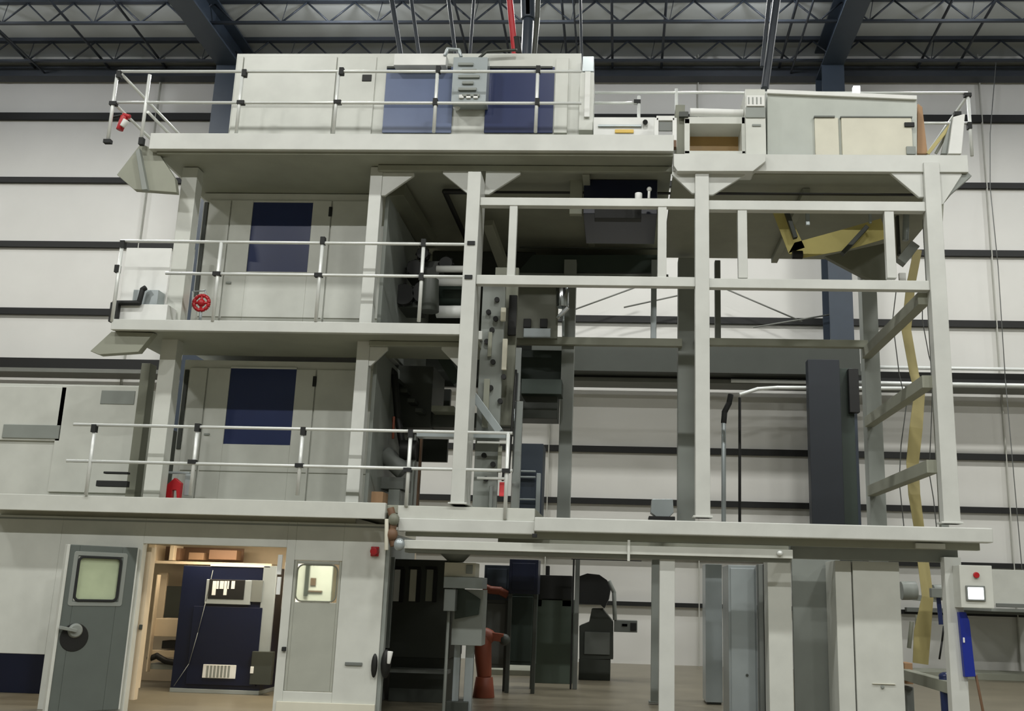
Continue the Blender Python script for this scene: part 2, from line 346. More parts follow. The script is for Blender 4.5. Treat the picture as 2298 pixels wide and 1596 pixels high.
# ------------------------------------------------------------------ housings behind the walkways
HY = 13.95
def rl(px, py, Y=HY): return P(px, py, Y)
def housing(name, label, zb, zt, win, vent=None, extra=()):
    t = T(name, label, 'housing')
    x0, x1 = rl(452, 500).x, xc['p1'] + .1
    b = t.part('body', 'white'); b.box(x0, x1, HY, 16.4, zb, zt)
    wp, wq = rl(*win[0]), rl(*win[1])
    wx0, wx1, wz0, wz1 = wp.x, wq.x, wq.z, wp.z
    # door leaves and side panels as separate sheets
    e = .02
    p = t.part('panel', 'white'); p.box(x0 + .1, wx0 - .34, HY - .03, HY - .002, zb + .06, zt - .12)
    p = t.part('panel', 'white'); p.box(wx1 + .3, x1 - .14, HY - .03, HY - .002, zb + .06, zt - .12)
    m = t.part('panel', 'white'); X0, X1, Z0, Z1 = wx0 - .32, wx1 + .28, zb + .06, zt - .12
    m.box(X0, wx0, HY - .03, HY - .002, Z0, Z1); m.box(wx1, X1, HY - .03, HY - .002, Z0, Z1)
    m.box(wx0, wx1, HY - .03, HY - .002, Z0, wz0); m.box(wx0, wx1, HY - .03, HY - .002, wz1, Z1)
    w = t.part('window', 'navy', label='navy blue tinted window sheet'); w.box(wx0, wx1, HY - .015, HY - .004, wz0, wz1)
    f = t.part('hinge', 'rubber', sub=m); f.box(X1 - .03, X1 + .02, HY - .05, HY - .03, Z1 - .25, Z1 - .1)
    s = t.part('side_slot', 'dark'); s.box(x0 + .02, x0 + .08, HY - .02, HY + .01, zb + .8, zt - .15)
    for py in ((zb + .5),):
        for a_, b_ in ((x0 + .1, X0), (X0, X1), (X1, x1 - .14)):
            if b_ - a_ > .1: g = t.part('seam_line', 'duct', bevel=0); g.box(a_ + .02, b_ - .02, HY - .034, HY - .03, py - .006, py + .006)
    k = t.part('latch', 'grey', sub=m); k.box(X0 + .04, X0 + .12, HY - .05, HY - .03, zb + 1.0, zb + 1.03)
    t.done()
housing('machine_housing', 'white upper housing with one navy window behind the middle railing', 4.86, 7.29, ((570, 455), (690, 612)))
housing('machine_housing', 'white lower housing with one navy window behind the lowest railing', 2.62, 4.72, ((520, 823), (652, 1000)))
# bright inspection tubes beside the left columns
one('light_tube', MB().cyl(P(433, 560, 13.6), (P(419, 670, 13.6).x, 13.6, 4.87), .035), 'paper', 'white upright tube beside the thick left column, middle walkway', 'tube')
one('light_tube', MB().cyl(P(386, 915, 13.6), (P(378, 962, 13.6).x, 13.6, 2.6), .035), 'paper', 'short white upright tube beside the left column, lowest walkway', 'tube')
one('cable_duct', MB().rect((318, 815), (300, 1122), 13.7, .2), 'duct', 'grey upright cable duct left of the thick pale column', 'duct')
one('cable_duct', MB().rect((388, 965), (352, 1120), 13.5, .15), 'dark', 'dark upright cable duct right of the thick pale column', 'duct')
# annex at the left
t = T('side_enclosure', 'low white enclosure at far left beside the lowest walkway', 'enclosure')
a = t.part('body', 'white'); a.box(P(-60, 1000, 14.2).x, P(302, 1000, 14.2).x, 14.2, 15.4, 2.605, P(100, 862, 14.2).z)
a = t.part('panel', 'white'); a.rect((-60, 865), (133, 990), 14.16, .03)
b = t.part('panel', 'white'); b.rect((140, 865), (296, 1108), 14.16, .03)
c = t.part('nameplate', 'grey', sub=b); c.rect((228, 876), (300, 908), 14.15, .02)
c = t.part('recess', 'grey'); c.rect((8, 952), (130, 985), 14.14, .03)
t.done()
one('black_bar', MB().rect((216, 1078), (284, 1093), 13.3, .08).rect((232, 1058), (286, 1064), 13.3, .08), 'rubber', 'black bar latch lying at the left end of the lowest walkway', 'bar')
t = T('walkway_box', 'pale grey box on the left end of the middle walkway', 'box')
a = t.part('body', 'paper'); a.rect((258, 682), (372, 722), 12.7, .28)
a = t.part('cover', 'steel'); a.rect((300, 650), (352, 684), 12.75, .2); a = t.part('back_sheet', 'paper'); a.rect((284, 556), (370, 684), 12.97, .02)
a = t.part('hose', 'rubber'); a.path([P(254, 680, 12.66), P(312, 680, 12.66), P(320, 650, 12.66), P(328, 645, 12.66)], .035)
a = t.part('bumper', 'black'); a.rect((248, 678), (260, 722), 12.62, .08)
t.done()
# small red things on the walkways
t = T('red_valve', 'red valve wheel with white tag on the middle walkway', 'valve')
a = t.part('wheel', 'red'); c = P(452, 680, 13.3)
for k in range(12):
    t0, t1 = math.pi * k / 6, math.pi * (k + 1) / 6
    a.cyl(c + Vector((.11 * math.cos(t0), 0, .11 * math.sin(t0))), c + Vector((.11 * math.cos(t1), 0, .11 * math.sin(t1))), .026, n=8)
a.cyl(c + Vector((-.1, 0, 0)), c + Vector((.1, 0, 0)), .02, n=8); a.cyl(c + Vector((0, 0, -.1)), c + Vector((0, 0, .1)), .02, n=8)
a = t.part('hub', 'red'); a.ball(c, .055)
a = t.part('cage', 'steel'); a.path([P(430, 690, 13.35), P(432, 655, 13.35), P(460, 652, 13.35), P(470, 690, 13.35)], .012, n=6)
a = t.part('stem', 'steel'); a.cyl(c, (c.x, c.y + .05, 4.87), .02)
t.done()
t = T('red_valve_box', 'red house-shaped valve cover on the lowest walkway', 'valve')
a = t.part('cover', 'red'); a.poly([(372, 1090), (392, 1072), (406, 1084), (402, 1119), (396, 1119), (395, 1100), (386, 1100), (384, 1119), (372, 1119)], 13.3, .08)
a = t.part('bracket', 'steel'); a.rect((376, 1058), (424, 1064), 13.4, .05); a.rect((416, 1064), (424, 1112), 13.4, .05)
t.done()
t = T('fire_hose_nozzle', 'red and white nozzle hanging on the top left railing', 'nozzle')
a = t.part('body', 'red'); a.cyl(P(280, 262, 12.62), P(268, 292, 12.62), .055, .05)
a = t.part('collar', 'paper'); a.cyl(P(284, 270, 12.56), P(274, 284, 12.56), .045, .035)
a = t.part('handle', 'red'); a.cyl(P(276, 258, 12.6), P(292, 262, 12.6), .03)
a = t.part('pin', 'black'); a.cyl(P(254, 264, 12.6), P(275, 258, 12.6), .018)
t.done()
# ------------------------------------------------------------------ railings
def rail_thing(label, Y, rails, posts, clamps, depth=(), m='alu', r=.021):
    t = T('guard_railing', label, 'railing', 'tube guard railings')
    for (x0, y0), (x1, y1) in rails:
        a, b = P(x0, y0, Y), P(x1, y1, Y); z = (a.z + b.z) / 2
        c = t.part('rail', m, bevel=0); c.cyl((a.x, Y, z), (b.x, Y, z), r, n=10)
    for (x0, y0), y1 in posts:
        a = P(x0, y0, Y); zz = P(x0, y1, Y).z
        c = t.part('post', m, bevel=0); c.cyl((a.x, Y, zz), (a.x, Y, a.z), r * 1.15, n=10)
    for pa, pb in depth:
        c = t.part('side_rail', m, bevel=0); c.cyl(pa, pb, r, n=10)
    for x, y, hor in clamps:
        c0 = P(x, y, Y); w, h = ((.05, .026) if hor else (.03, .05))
        c = t.part('clamp', 'rubber', bevel=0); c.box(c0.x - w, c0.x + w, Y - .035, Y + .035, c0.z - h, c0.z + h)
    t.done()
zt_ = Z(640, 162); zm_ = Z(640, 231); YT = FY + .04
xa, xb = X(253, 240), X(330, 240)
rail_thing('top left railing with red nozzle, in front of the white cabin', YT,
    [((265, 163), (1305, 158)), ((250, 232), (1305, 230))],
    [((263, 168), 318), ((336, 168), 318), ((545, 163), 300), ((760, 163), 300), ((982, 158), 297), ((1207, 158), 297)],
    [(268, 168, 0), (255, 233, 1), (242, 318, 1), (318, 318, 0), (549, 165, 0), (541, 231, 1), (767, 161, 0), (758, 230, 1), (984, 157, 0), (977, 230, 0), (1208, 157, 0), (1206, 230, 0)],
    [((xa + .03, YT, zt_), (xa + .03, 16.4, zt_)), ((xa, YT, zm_), (xa, 16.4, zm_)), ((xb, YT, zm_ - .12), (xb, 16, zm_ - .12))])
rail_thing('railing of the middle walkway in front of the upper navy window', FY - .01,
    [((270, 544), (1060, 546)), ((372, 614), (1060, 621))],
    [((724, 545), 722), ((951, 545), 722), ((275, 545), 722), ((497, 545), 722)],
    [(276, 549, 0), (487, 615, 1), (715, 618, 1), (725, 541, 0), (951, 546, 0), (946, 622, 0), (1058, 547, 1), (1052, 623, 1), (264, 604, 0)])
rail_thing('railing of the lowest walkway in front of the lower navy window', FY - .01,
    [((165, 955), (1150, 970)), ((150, 1031), (1150, 1060))],
    [((214, 955), 1112), ((444, 960), 1112), ((680, 965), 1112), ((922, 970), 1137), ((1141, 970), 1165)],
    [(212, 962, 0), (444, 960, 0), (432, 1037, 1), (681, 968, 0), (672, 1045, 1), (922, 973, 0), (915, 1055, 1), (1136, 1057, 1)])
rail_thing('far right top railing behind the white hood', 13.7,
    [((1328, 203), (2172, 214)), ((1328, 231), (1430, 231)), ((2060, 276), (2172, 277))],
    [((1331, 200), 335), ((1434, 216), 335), ((1518, 200), 340), ((2172, 213), 350)],
    [(1430, 229, 1), (2171, 214, 1), (2175, 283, 0), (2148, 256, 1)],
    [((P(2172, 214, 13.7)), Vector((P(2172, 214, 13.7).x, 16.8, P(2172, 214, 13.7).z)))])
# ------------------------------------------------------------------ top platform: cabin, hood, consoles
CYY = 13.2
t = T('roof_cabin', 'long white cabin on the top platform with two navy windows', 'cabin')
q = lambda x, y: P(x, y, CYY)
x0, x1, zt2, zb2 = q(512, 300).x, q(1300, 300).x, q(900, 120).z, 7.4
a = t.part('body', 'white'); a.box(x0, x1, CYY, 15.8, zb2, zt2)
pts = [512, 536, 750, 850]
xs_ = [x0 + .02, q(536, 250).x, q(748, 250).x, q(838, 250).x, q(862, 250).x]
for i in (0, 1, 2):
    b = t.part('panel', 'white'); b.box(xs_[i] + .008, xs_[i + 1] - .008, CYY - .025, CYY - .001, 7.6, zt2 - .06)
c = t.part('vent', 'black', sub=b); c.rect((813, 167), (833, 182), CYY - .035, .02)
for (a0, a1, m) in (((868, 150), (1012, 298), 'navy_pale'), ((1093, 150), (1240, 298), 'navy')):
    f = t.part('window', m, label='slate blue tinted window' if m == 'navy_pale' else 'navy blue tinted window'); f.rect(a0, a1, CYY - .03, .02)
    g = t.part('lintel', 'dark', sub=f); g.rect((a0[0], 148), (a1[0], 153), CYY - .05, .04)
p = t.part('canopy', 'paper'); p.rect((885, 120), (1000, 146), CYY - .2, .2)
p = t.part('end_post', 'white'); p.rect((1248, 130), (1272, 298), CYY - .04, .04)
t.done()
t = T('fittings_panel', 'grey box of cables and fittings between the two cabin windows', 'panel')
a = t.part('box', 'steel'); a.rect((1018, 128), (1090, 228), CYY - .28, .25)
for k in range(6):
    y = 140 + 14 * k; b = t.part('fitting', 'grey', sub=a); b.rect((1028 + 9 * (k % 2), y), (1062 + 7 * (k % 3), y + 6), CYY - .31, .03)
for k in range(3):
    b = t.part('cable_clip', 'paper', sub=a); b.rect((1030 + 16 * k, 212), (1040 + 16 * k, 220), CYY - .31, .03)
b = t.part('pipe', 'steel'); b.path([P(1035, 128, CYY - .2), P(1030, 112, CYY - .2), P(1005, 110, CYY - .2), P(998, 126, CYY - .2)], .025)
b = t.part('pipe', 'dark'); b.path([P(1075, 130, CYY - .1), P(1092, 116, CYY - .1), P(1160, 112, CYY - .1)], .02)
t.done()
one('wall_light', MB().ball(P(1025, 240, CYY - .1), .055, (1, .7, 1)), 'paper', 'small round white light under the fittings box', 'light')
t = T('red_pipe', 'red upright pipe coming down to the cabin roof', 'pipe')
a = t.part('tube', 'red'); q_ = P(1162, 112, 13.9); p_ = P(1138, -60, 13.9); q_.z = 9.24; a.cyl(q_ + (p_ - q_) * ((ZC - q_.z) / (p_.z - q_.z)), q_, .05)
a = t.part('joint', 'rubber'); a.cyl(P(1158, 85, 13.9), P(1163, 122, 13.9), .06)
t.done()
def hang(a, b, Y=13.9):
    q_ = P(b[0], b[1], Y); q_.z = zt2 if b[1] < 150 else q_.z; p_ = P(a[0], a[1], Y + .6); k = (ZC - q_.z) / (p_.z - q_.z)
    return q_ + (p_ - q_) * k, q_
for i, (xa_, ya, xb_, yb, r, lab) in enumerate(((876, -20, 912, 108, .04, 'first dark hanger rod from left above the cabin roof'), (920, -20, 952, 105, .03, 'second dark hanger rod above the cabin roof'),
        (1004, -20, 1032, 118, .03, 'third dark hanger rod, above the fittings box'), (1065, -20, 1054, 118, .025, 'thin hanger rod right of the fittings box'),
        (1302, -20, 1306, 180, .022, 'thin dark rod above the cabin right end'), (1746, -20, 1716, 200, .06, 'dark pair-like pipe above the control panel'), (1728, -20, 1710, 150, .03, 'thin dark pipe beside the thicker one above the control panel'))):
    one('hanger_rod', MB().cyl(*hang((xa_, ya), (xb_, yb)), r, n=8), 'joist', lab, 'rod')
t = T('duct_hose', 'dark blue corrugated hose above the cabin roof at centre', 'hose')
a = t.part('hose', 'steelblue')
pp = [P(1180, -200, 14.5), P(1184, -60, 14.5), P(1186, 40, 14.5), P(1182, 100, 14.5)]; pp[0].z = ZC; pp[3].z = 9.24
a.path(pp, .09)
for k in range(40): c = pp[1].lerp(pp[2], k / 39); a.cyl(c + Vector((0, 0, -.03)), c + Vector((0, 0, .03)), .12, n=12)
t.done()
one('roof_hose', MB().path([Vector((P(1204, -30, 14.3).x, 14.3, ZC)), P(1206, 40, 14.3), Vector((P(1196, 105, 14.3).x, 14.3, 9.24))], .04), 'dark', 'dark thin hose right of the corrugated hose', 'hose')
t = T('tall_cover', 'narrow white upright cover at the right end of the cabin', 'cover')
a = t.part('body', 'white'); a.rect((1302, 162), (1330, 292), 13.0, .5)
a = t.part('light_strip', 'paper'); a.rect((1313, 160), (1323, 262), 12.96, .03)
a = t.part('head', 'steel'); a.rect((1308, 126), (1332, 160), 13.05, .4)
t.done()
t = T('side_rack', 'grey rack with dark slots between cabin and tall cover', 'rack')
a = t.part('frame', 'grey'); a.rect((1274, 130), (1300, 298), 13.35, .4)
for x in (1278, 1291): b = t.part('slot', 'dark', sub=a); b.rect((x, 235), (x + 6, 292), 13.33, .03)
t.done()
t = T('low_console', 'low white console with a yellow label on the top platform', 'console')
a = t.part('body', 'paper'); a.box(P(1332, 280, 12.9).x, P(1470, 280, 12.9).x, 12.9, 13.7, 7.385, P(1400, 263, 12.9).z)
b = t.part('lid', 'steel'); b.rect((1342, 279), (1440, 284), 12.87, .03)
b = t.part('warning_label', 'label'); b.rect((1380, 290), (1422, 298), 12.88, .02)
b = t.part('knob', 'rubber'); b.cyl(P(1448, 274, 12.9), P(1448, 274, 12.83), .035)
t.done()
t = T('small_gate', 'small white tube gate left of the amber roller box', 'gate')
a = t.part('frame', 'paper')
zz0, zz1 = P(1470, 300, 12.7).z, P(1470, 264, 12.7).z; a1, a2 = P(1473, 280, 12.7).x, P(1514, 280, 12.7).x
a.box(a1 - .03, a1 + .03, 12.7, 12.76, zz0 - .03, zz1); a.box(a2 - .03, a2 + .03, 12.7, 12.76, zz0 - .2, zz1); a.box(a1, a2, 12.7, 12.76, zz1 - .04, zz1 + .03)
b = t.part('panel', 'midgrey'); b.box(a1 + .03, a2 - .03, 12.72, 12.74, zz0 + .05, zz1 - .05)
t.done()
RB = 12.7
t = T('roller_box', 'open roller box with amber inner sheet on the top platform', 'machine unit')
r_ = lambda a, b, d=.05, off=0: (a, b, RB + off, d)
a = t.part('frame', 'white'); a.rect((1536, 266), (1548, 345), RB, .8); a.rect((1664, 262), (1674, 345), RB, .8); a.rect((1536, 262), (1674, 278), RB, .8); a.rect((1536, 338), (1674, 352), RB, .8)
b = t.part('end_plate', 'duct'); b.rect((1516, 235), (1537, 345), RB + .05, .5)
b = t.part('inner_sheet', 'amber', label='amber brown inner sheet'); b.rect((1545, 276), (1668, 340), RB + .4, .05)
b = t.part('top_roller', 'paper'); b.cyl(P(1548, 252, RB + .1), P(1668, 255, RB + .1), .055, n=20)
b = t.part('roller', 'steel'); b.cyl(P(1546, 284, RB + .25), P(1668, 284, RB + .25), .07, n=24)
b = t.part('clamp', 'dark'); b.rect((1524, 250), (1545, 262), RB - .03, .05)
b = t.part('bracket', 'brown'); b.rect((1498, 314), (1518, 330), RB - .05, .1)
b = t.part('lower_tray', 'frame'); b.poly([(1512, 345), (1718, 345), (1718, 362), (1690, 384), (1520, 384), (1512, 372)], RB - .28, .3)
t.done()
t = T('control_cabinet', 'white control cabinet with a light label beside the roller box', 'control panel')
a = t.part('cabinet', 'white'); a.rect((1672, 200), (1720, 362), 12.6, .9)
b = t.part('display', 'paper'); b.rect((1675, 214), (1716, 238), 12.57, .03)
for k in range(4):
    g = t.part('mark', 'grey', sub=b, bevel=0); g.rect((1679 + 9 * k, 218), (1682 + 9 * k, 233), 12.565, .006)
b = t.part('louver', 'grey'); b.rect((1673, 240), (1718, 264), 12.585, .02)
b = t.part('nameplate', 'grey'); b.rect((1688, 278), (1708, 283), 12.585, .02)
t.done()
t = T('drying_hood', 'big grey white hood with two pale doors on the top right platform', 'hood')
D = 12.75; d = lambda x, y: P(x, y, D)
a = t.part('body', 'hood'); a.poly([(1722, 204), (2058, 218), (2058, 352), (1722, 352)], D, 2.6)
b = t.part('top_trim', 'paper'); b.poly([(1722, 200), (2058, 214), (2058, 223), (1722, 209)], D - .04, .06)
b = t.part('door', 'cream'); b.rect((1828, 264), (1884, 350), D - .04, .04)
b = t.part('door', 'cream'); b.rect((1888, 264), (2050, 354), D - .05, .05)
c = t.part('handle', 'rubber', sub=b); c.rect((2030, 274), (2053, 284), D - .07, .03)
c = t.part('latch', 'grey', sub=b); c.rect((2034, 328), (2056, 346), D - .07, .03)
c = t.part('door_track', 'midgrey'); c.rect((1827, 259), (1874, 263), D - .06, .06); c.rect((1886, 260), (2048, 264), D - .06, .06)
c = t.part('plinth', 'steel'); c.rect((1722, 352), (1986, 374), D - .1, .3)
c = t.part('plinth_gap', 'dark', bevel=0); c.rect((1722, 350), (1984, 353), D - .12, .3)
t.done()
one('roof_light', MB().rect((1915, 192), (1931, 207), 13.4, .08), 'screen', 'small glowing lamp on the roof of the big hood', 'light')
one('cardboard_sheet', MB().poly([(2060, 232), (2070, 240), (2082, 345), (2058, 345)], 12.95, .2), 'card', 'brown cardboard sheet at the right side of hood', 'cardboard')
t = T('leaning_panel', 'white panel leaning at the right end of the top platform', 'panel')
a = t.part('sheet', 'paper'); a.poly([(2140, 262), (2166, 255), (2158, 345), (2128, 345)], 12.8, .05)
a = t.part('edge', 'grey'); a.poly([(2124, 300), (2138, 262), (2130, 345), (2112, 345)], 12.86, .05)
t.done()
one('lifting_sling', MB().ribbon([(2082, 345), (2110, 310), (2142, 270)], 12.9, .05), 'yellow', 'yellow green sling sloping at the right end of the top platform', 'sling')
one('lifting_sling', MB().ribbon([(2100, 345), (2118, 312), (2150, 262)], 12.95, .04), 'duct', 'dark olive sling beside the yellow green sling', 'sling')
# ------------------------------------------------------------------ machine insides
def opening(label, zb, zt, parts):
    t = T('machine_interior', label, 'machinery')
    x0, x1 = xc['p1'] + .09, xc['p2'] + .3
    a = t.part('side_plate', 'grey'); a.box(x0, x0 + .05, 13.2, 16.6, zb, zt)
    parts(t, x0, x1); t.done()
def up(t, x0, x1):
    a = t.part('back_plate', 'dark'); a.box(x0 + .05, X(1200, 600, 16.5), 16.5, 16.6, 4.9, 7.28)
    b = t.part('duct', 'duct'); b.bar(P(888, 425, 13.4), P(962, 545, 15.4), .26, .2)
    b = t.part('duct', 'soffit'); b.bar(P(1095, 500, 14.6), P(1135, 610, 15.6), .16, .12)
    b = t.part('black_tube', 'black'); b.path([P(1056, 430, 13.6), P(998, 430, 13.6), P(1050, 545, 15.5)], .04)
    for y, m, r in ((604, 'paper', .05), (633, 'paper', .06), (700, 'paper', .09)):
        b = t.part('roller', m, bevel=0); b.cyl(P(980, y, 14), P(1062, y, 14), r, n=18)
    b = t.part('printing_cylinder', 'darkgreen', bevel=0); b.cyl(P(975, 664, 14.4), P(1070, 664, 14.4), .17, n=26)
    b = t.part('gearbox', 'dark'); b.rect((868, 645), (940, 690), 14.2, .6); b.rect((915, 585), (985, 625), 14.3, .4)
    for (cx, cy, r) in ((905, 660, .16), (930, 600, .12), (952, 655, .18), (1000, 590, .1), (948, 568, .09)):
        b = t.part('gear', 'black'); c = P(cx, cy, 14.1); b.cyl(c, c + Vector((0, .16, 0)), r, n=18)
        for k in range(8):
            a_ = k * math.pi / 4; b.ball(c + Vector((r * math.cos(a_), .05, r * math.sin(a_))), .025)
    b = t.part('sump_tray', 'frame'); b.box(x0 + .05, x1 - .2, 13.2, 14.2, 4.9, 5.02)
    b = t.part('barrel', 'dark'); b.cyl(P(963, 700, 13.7), P(966, 628, 13.7), .14, .12, n=18)
opening('dark upper press interior with rollers and gears behind the middle walkway', 4.88, 6.95, up)
def lo(t, x0, x1):
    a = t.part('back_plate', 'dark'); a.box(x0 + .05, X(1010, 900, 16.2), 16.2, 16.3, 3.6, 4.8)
    b = t.part('duct', 'darkgreen'); b.bar(P(980, 780, 14.4), P(1030, 860, 14.4), .18, .16)
    b = t.part('press_body', 'dark'); b.rect((875, 820), (965, 960), 14.6, 1.0); b.rect((965, 925), (1160, 962), 14.7, .8)
    b = t.part('shelf', 'soffit'); b.rect((968, 910), (1018, 924), 14.4, .4)
    b = t.part('table', 'steel'); b.rect((935, 966), (1135, 984), 13.05, .2)
    b = t.part('arm', 'steel'); b.bar(P(1048, 868, 13.1), P(1122, 970, 13.1), .12, .1)
    b = t.part('hose', 'black'); b.path([P(860, 815, 14.1), P(885, 840, 14.1), P(893, 940, 14.1), P(905, 1010, 14.1)], .05)
    b = t.part('copper_pipe', 'orange'); b.cyl(P(884, 935, 14.0), P(882, 985, 14.0), .018)
    b = t.part('pump', 'midgrey'); b.rect((838, 1070), (905, 1098), 13.9, .5); c = P(862, 1018, 14); b.cyl(c, c + Vector((.3, 0, -.25)), .13, n=16)
    b = t.part('motor', 'black'); c = P(900, 1010, 14.0); b.cyl(c, c + Vector((.22, 0, 0)), .14, n=16)
    b = t.part('leg_frame', 'grey'); b.rect((872, 1098), (895, 1135), 13.9, .3)
    b = t.part('inner_post', 'grey'); b.rect((930, 975), (924, 1137), 14.0, .12)
    b = t.part('edge_post', 'brown'); b.rect((943, 975), (938, 1137), 14.1, .08)
    for k in range(7):
        b = t.part('bracket', 'dark'); x = 880 + 17 * (k % 4); y = 850 + 22 * k; b.rect((x, y), (x + 16, y + 9), 14.3, .3)
opening('dark lower press interior with pump and copper pipe behind the lowest walkway', 2.63, 4.75, lo)
one('carton', MB().rect((829, 1103), (858, 1133), 13.4, .3), 'card', 'small light brown carton on the lowest walkway beside the pump', 'box')
t = T('suspended_motor_unit', 'dark small unit with knobs hanging under the top platform', 'machine unit')
a = t.part('body', 'navy_dark'); a.box(X(1310, 440, 13.35), X(1475, 440, 13.35), 13.35, 14.6, Z(1400, 480, 13.35), 7.29)
b = t.part('motor', 'black'); b.box(X(1335, 440, 13.2), X(1440, 440, 13.2), 13.2, 13.35, Z(1400, 490, 13.2), 6.9)
b = t.part('side_bracket', 'soffit'); b.rect((1280, 402), (1306, 480), 13.4, .1)
b = t.part('cap', 'paper'); b.cyl(P(1433, 452, 12.9), P(1433, 434, 12.9), .05)
b = t.part('cap', 'paper'); b.ball(P(1457, 425, 12.9), .035); b.cyl(P(1457, 424, 12.9), P(1456, 446, 12.9), .018)
t.done()
t = T('web_dryer', 'dark low dryer body seen below the top platform left of centre', 'machine unit')
a = t.part('body', 'darkgreen'); a.poly([(1195, 572), (1475, 572), (1475, 612), (1160, 612)], 16.0, .7)
b = t.part('rail', 'dark'); b.rect((1165, 553), (1500, 558), 15.8, .06)
b = t.part('frame', 'grey'); b.rect((1165, 612), (1500, 622), 15.95, .2)
b = t.part('upper_rail', 'black'); b.rect((1090, 428), (1560, 434), 13.5, .06)
t.done()
one('upper_rail', MB().rect((1600, 431), (2075, 437), 12.85, .06), 'black', 'thin black rail under the top platform right of centre', 'rail')
# vertical machine side plates right of the second column
t = T('side_plate', 'tall grey green machine side plate with black knobs beside the second column', 'machine plate')
a = t.part('plate', 'grey'); a.rect((1084, 640), (1112, 1160), 13.3, .1)
a = t.part('plate', 'duct'); a.rect((1112, 600), (1150, 955), 13.6, .1)
a = t.part('slot', 'black'); a.rect((1143, 662), (1157, 752), 13.5, .06)
for x, y in ((1096, 700), (1115, 672), (1104, 740), (1092, 766), (1106, 812), (1130, 845), (1122, 900), (1086, 1022), (1106, 1042), (1090, 1075), (1112, 715), (1101, 870)):
    c = P(x, y, 13.25); b = t.part('knob', 'black', bevel=0); b.cyl(c, c + Vector((0, .08, 0)), .036, .03, n=12)
for x0, y0, x1, y1, m in ((1124, 690, 1134, 720, 'cream'), (1096, 745, 1102, 800, 'soffit'), (1128, 760, 1136, 830, 'cream'), (1118, 1000, 1124, 1060, 'soffit'), (1098, 1090, 1104, 1150, 'chrome'), (1086, 850, 1094, 960, 'soffit')):
    b = t.part('guide_bar', m); b.rect((x0, y0), (x1, y1), 13.22, .05)
for x, y in ((1175, 715), (1212, 715)):
    b = t.part('port', 'black'); b.rect((x, y), (x + 16, y + 20), 15.33, .05)
t.done()
t = T('cross_slide', 'grey slide assembly with shiny cylinder above the rear beam', 'machine unit')
a = t.part('plate', 'duct'); a.rect((1160, 640), (1250, 760), 15.4, .1)
a = t.part('window_plate', 'steel'); a.rect((1175, 736), (1235, 758), 15.35, .05)
a = t.part('cylinder', 'chrome'); a.cyl(P(1262, 645, 15.0), P(1262, 690, 15.0), .1); 
a = t.part('lever', 'chrome'); a.bar(P(1275, 690, 14.9), P(1250, 715, 14.9), .07, .05)
a = t.part('rod', 'steel'); a.cyl(P(1264, 690, 15), P(1264, 755, 15), .02)
t.done()
for x0, y0, x1, y1, lab in ((1162, 780, 1157, 900, 'upper shiny guide rail right of the knobbed side plate'), (1160, 900, 1150, 1165, 'lower thin shiny guide rail right of the knobbed side plate')):
    one('guide_rail', MB().rect((x0 - 5, y0), (x0 + 4, y1), 13.4, .05), 'chrome', lab, 'rail')
t = T('lift_ladder', 'dark blue panelled lift tower with pale rungs beside the guide rails', 'lift')
a = t.part('panel', 'steelblue'); a.rect((1163, 995), (1214, 1160), 14.8, .5)
for y in (1055, 1068, 1118): b = t.part('rung', 'steel'); b.rect((1160, y), (1202, y + 5), 14.7, .05)
b = t.part('post', 'steel'); b.rect((1204, 1062), (1210, 1164), 14.6, .06)
b = t.part('gearcase', 'dark'); b.rect((1165, 860), (1250, 940), 15.2, .5)
b = t.part('gearcase', 'darkgreen'); b.rect((1170, 850), (1260, 885), 15.0, .4)
b = t.part('sensor', 'redlight', label='small light red sensor'); b.rect((1121, 1082), (1133, 1114), 13.1, .08)
b = t.part('cable', 'black'); b.path([P(1128, 1080, 13.2), P(1130, 1060, 13.2), P(1142, 1050, 13.2), P(1158, 830, 13.3)], .018, n=6)
b = t.part('crossbar', 'frame'); b.rect((1070, 990), (1140, 996), 13.0, .05); b.rect((1070, 1070), (1140, 1077), 13.0, .05)
t.done()
one('green_cabinet', MB().rect((1160, 785), (1275, 865), 16.2, .6), 'darkgreen', 'dark green cabinet block beneath the rear beam', 'cabinet')
# ------------------------------------------------------------------ yellow web and cables on the right
t = T('yellow_web', 'yellow paper web hanging down inside the right side frame', 'web')
a = t.part('strip', 'yellow2', bevel=0); a.ribbon([(2060, 560, 14.6), (2044, 640, 14.6), (2034, 740, 14.6), (2052, 840, 14.5), (2064, 880, 14.4), (2056, 960, 14.3), (2048, 1040, 14.3), (2052, 1110, 14.2), (2062, 1180, 14.2), (2072, 1260, 14.2), (2082, 1340, 14.1), (2070, 1420, 14.1), (2066, 1490, 14.1)], 14.2, [.12, .13, .14, .13, .15, .18, .17, .16, .14, .15, .15, .22, .2])
t.done()
mat('yellow3', (200, 188, 116), .6)
t = T('web_fold', 'yellow web folding in a V under the top platform at right', 'web')
a = t.part('strip', 'yellow3', bevel=0); a.ribbon([(1748, 468), (1788, 562), (1788, 562.5), (1895, 538), (1985, 512)], 13.5, [.2, .24, .24, .3, .3])
a = t.part('roller', 'black'); c = P(1778, 572, 13.42); a.cyl(c, c + Vector((.14, 0, 0)), .06)
a = t.part('arm', 'dark'); a.bar(P(1765, 475, 13.38), P(1785, 535, 13.38), .08, .06); a = t.part('arm', 'dark'); a.bar(P(1945, 510, 13.38), P(1890, 570, 13.38), .12, .06)
a = t.part('hanger', 'steel'); a.rect((1808, 472), (1818, 505), 13.35, .05); a = t.part('hanger', 'steel'); a.rect((1950, 475), (1957, 500), 13.35, .05)
a = t.part('shade_plate', 'duct'); a.poly([(1850, 575), (1990, 545), (1990, 640), (1935, 620)], 14.6, .1)
t.done()
t = T('winch_arm', 'grey winch arm beside the right front column', 'arm')
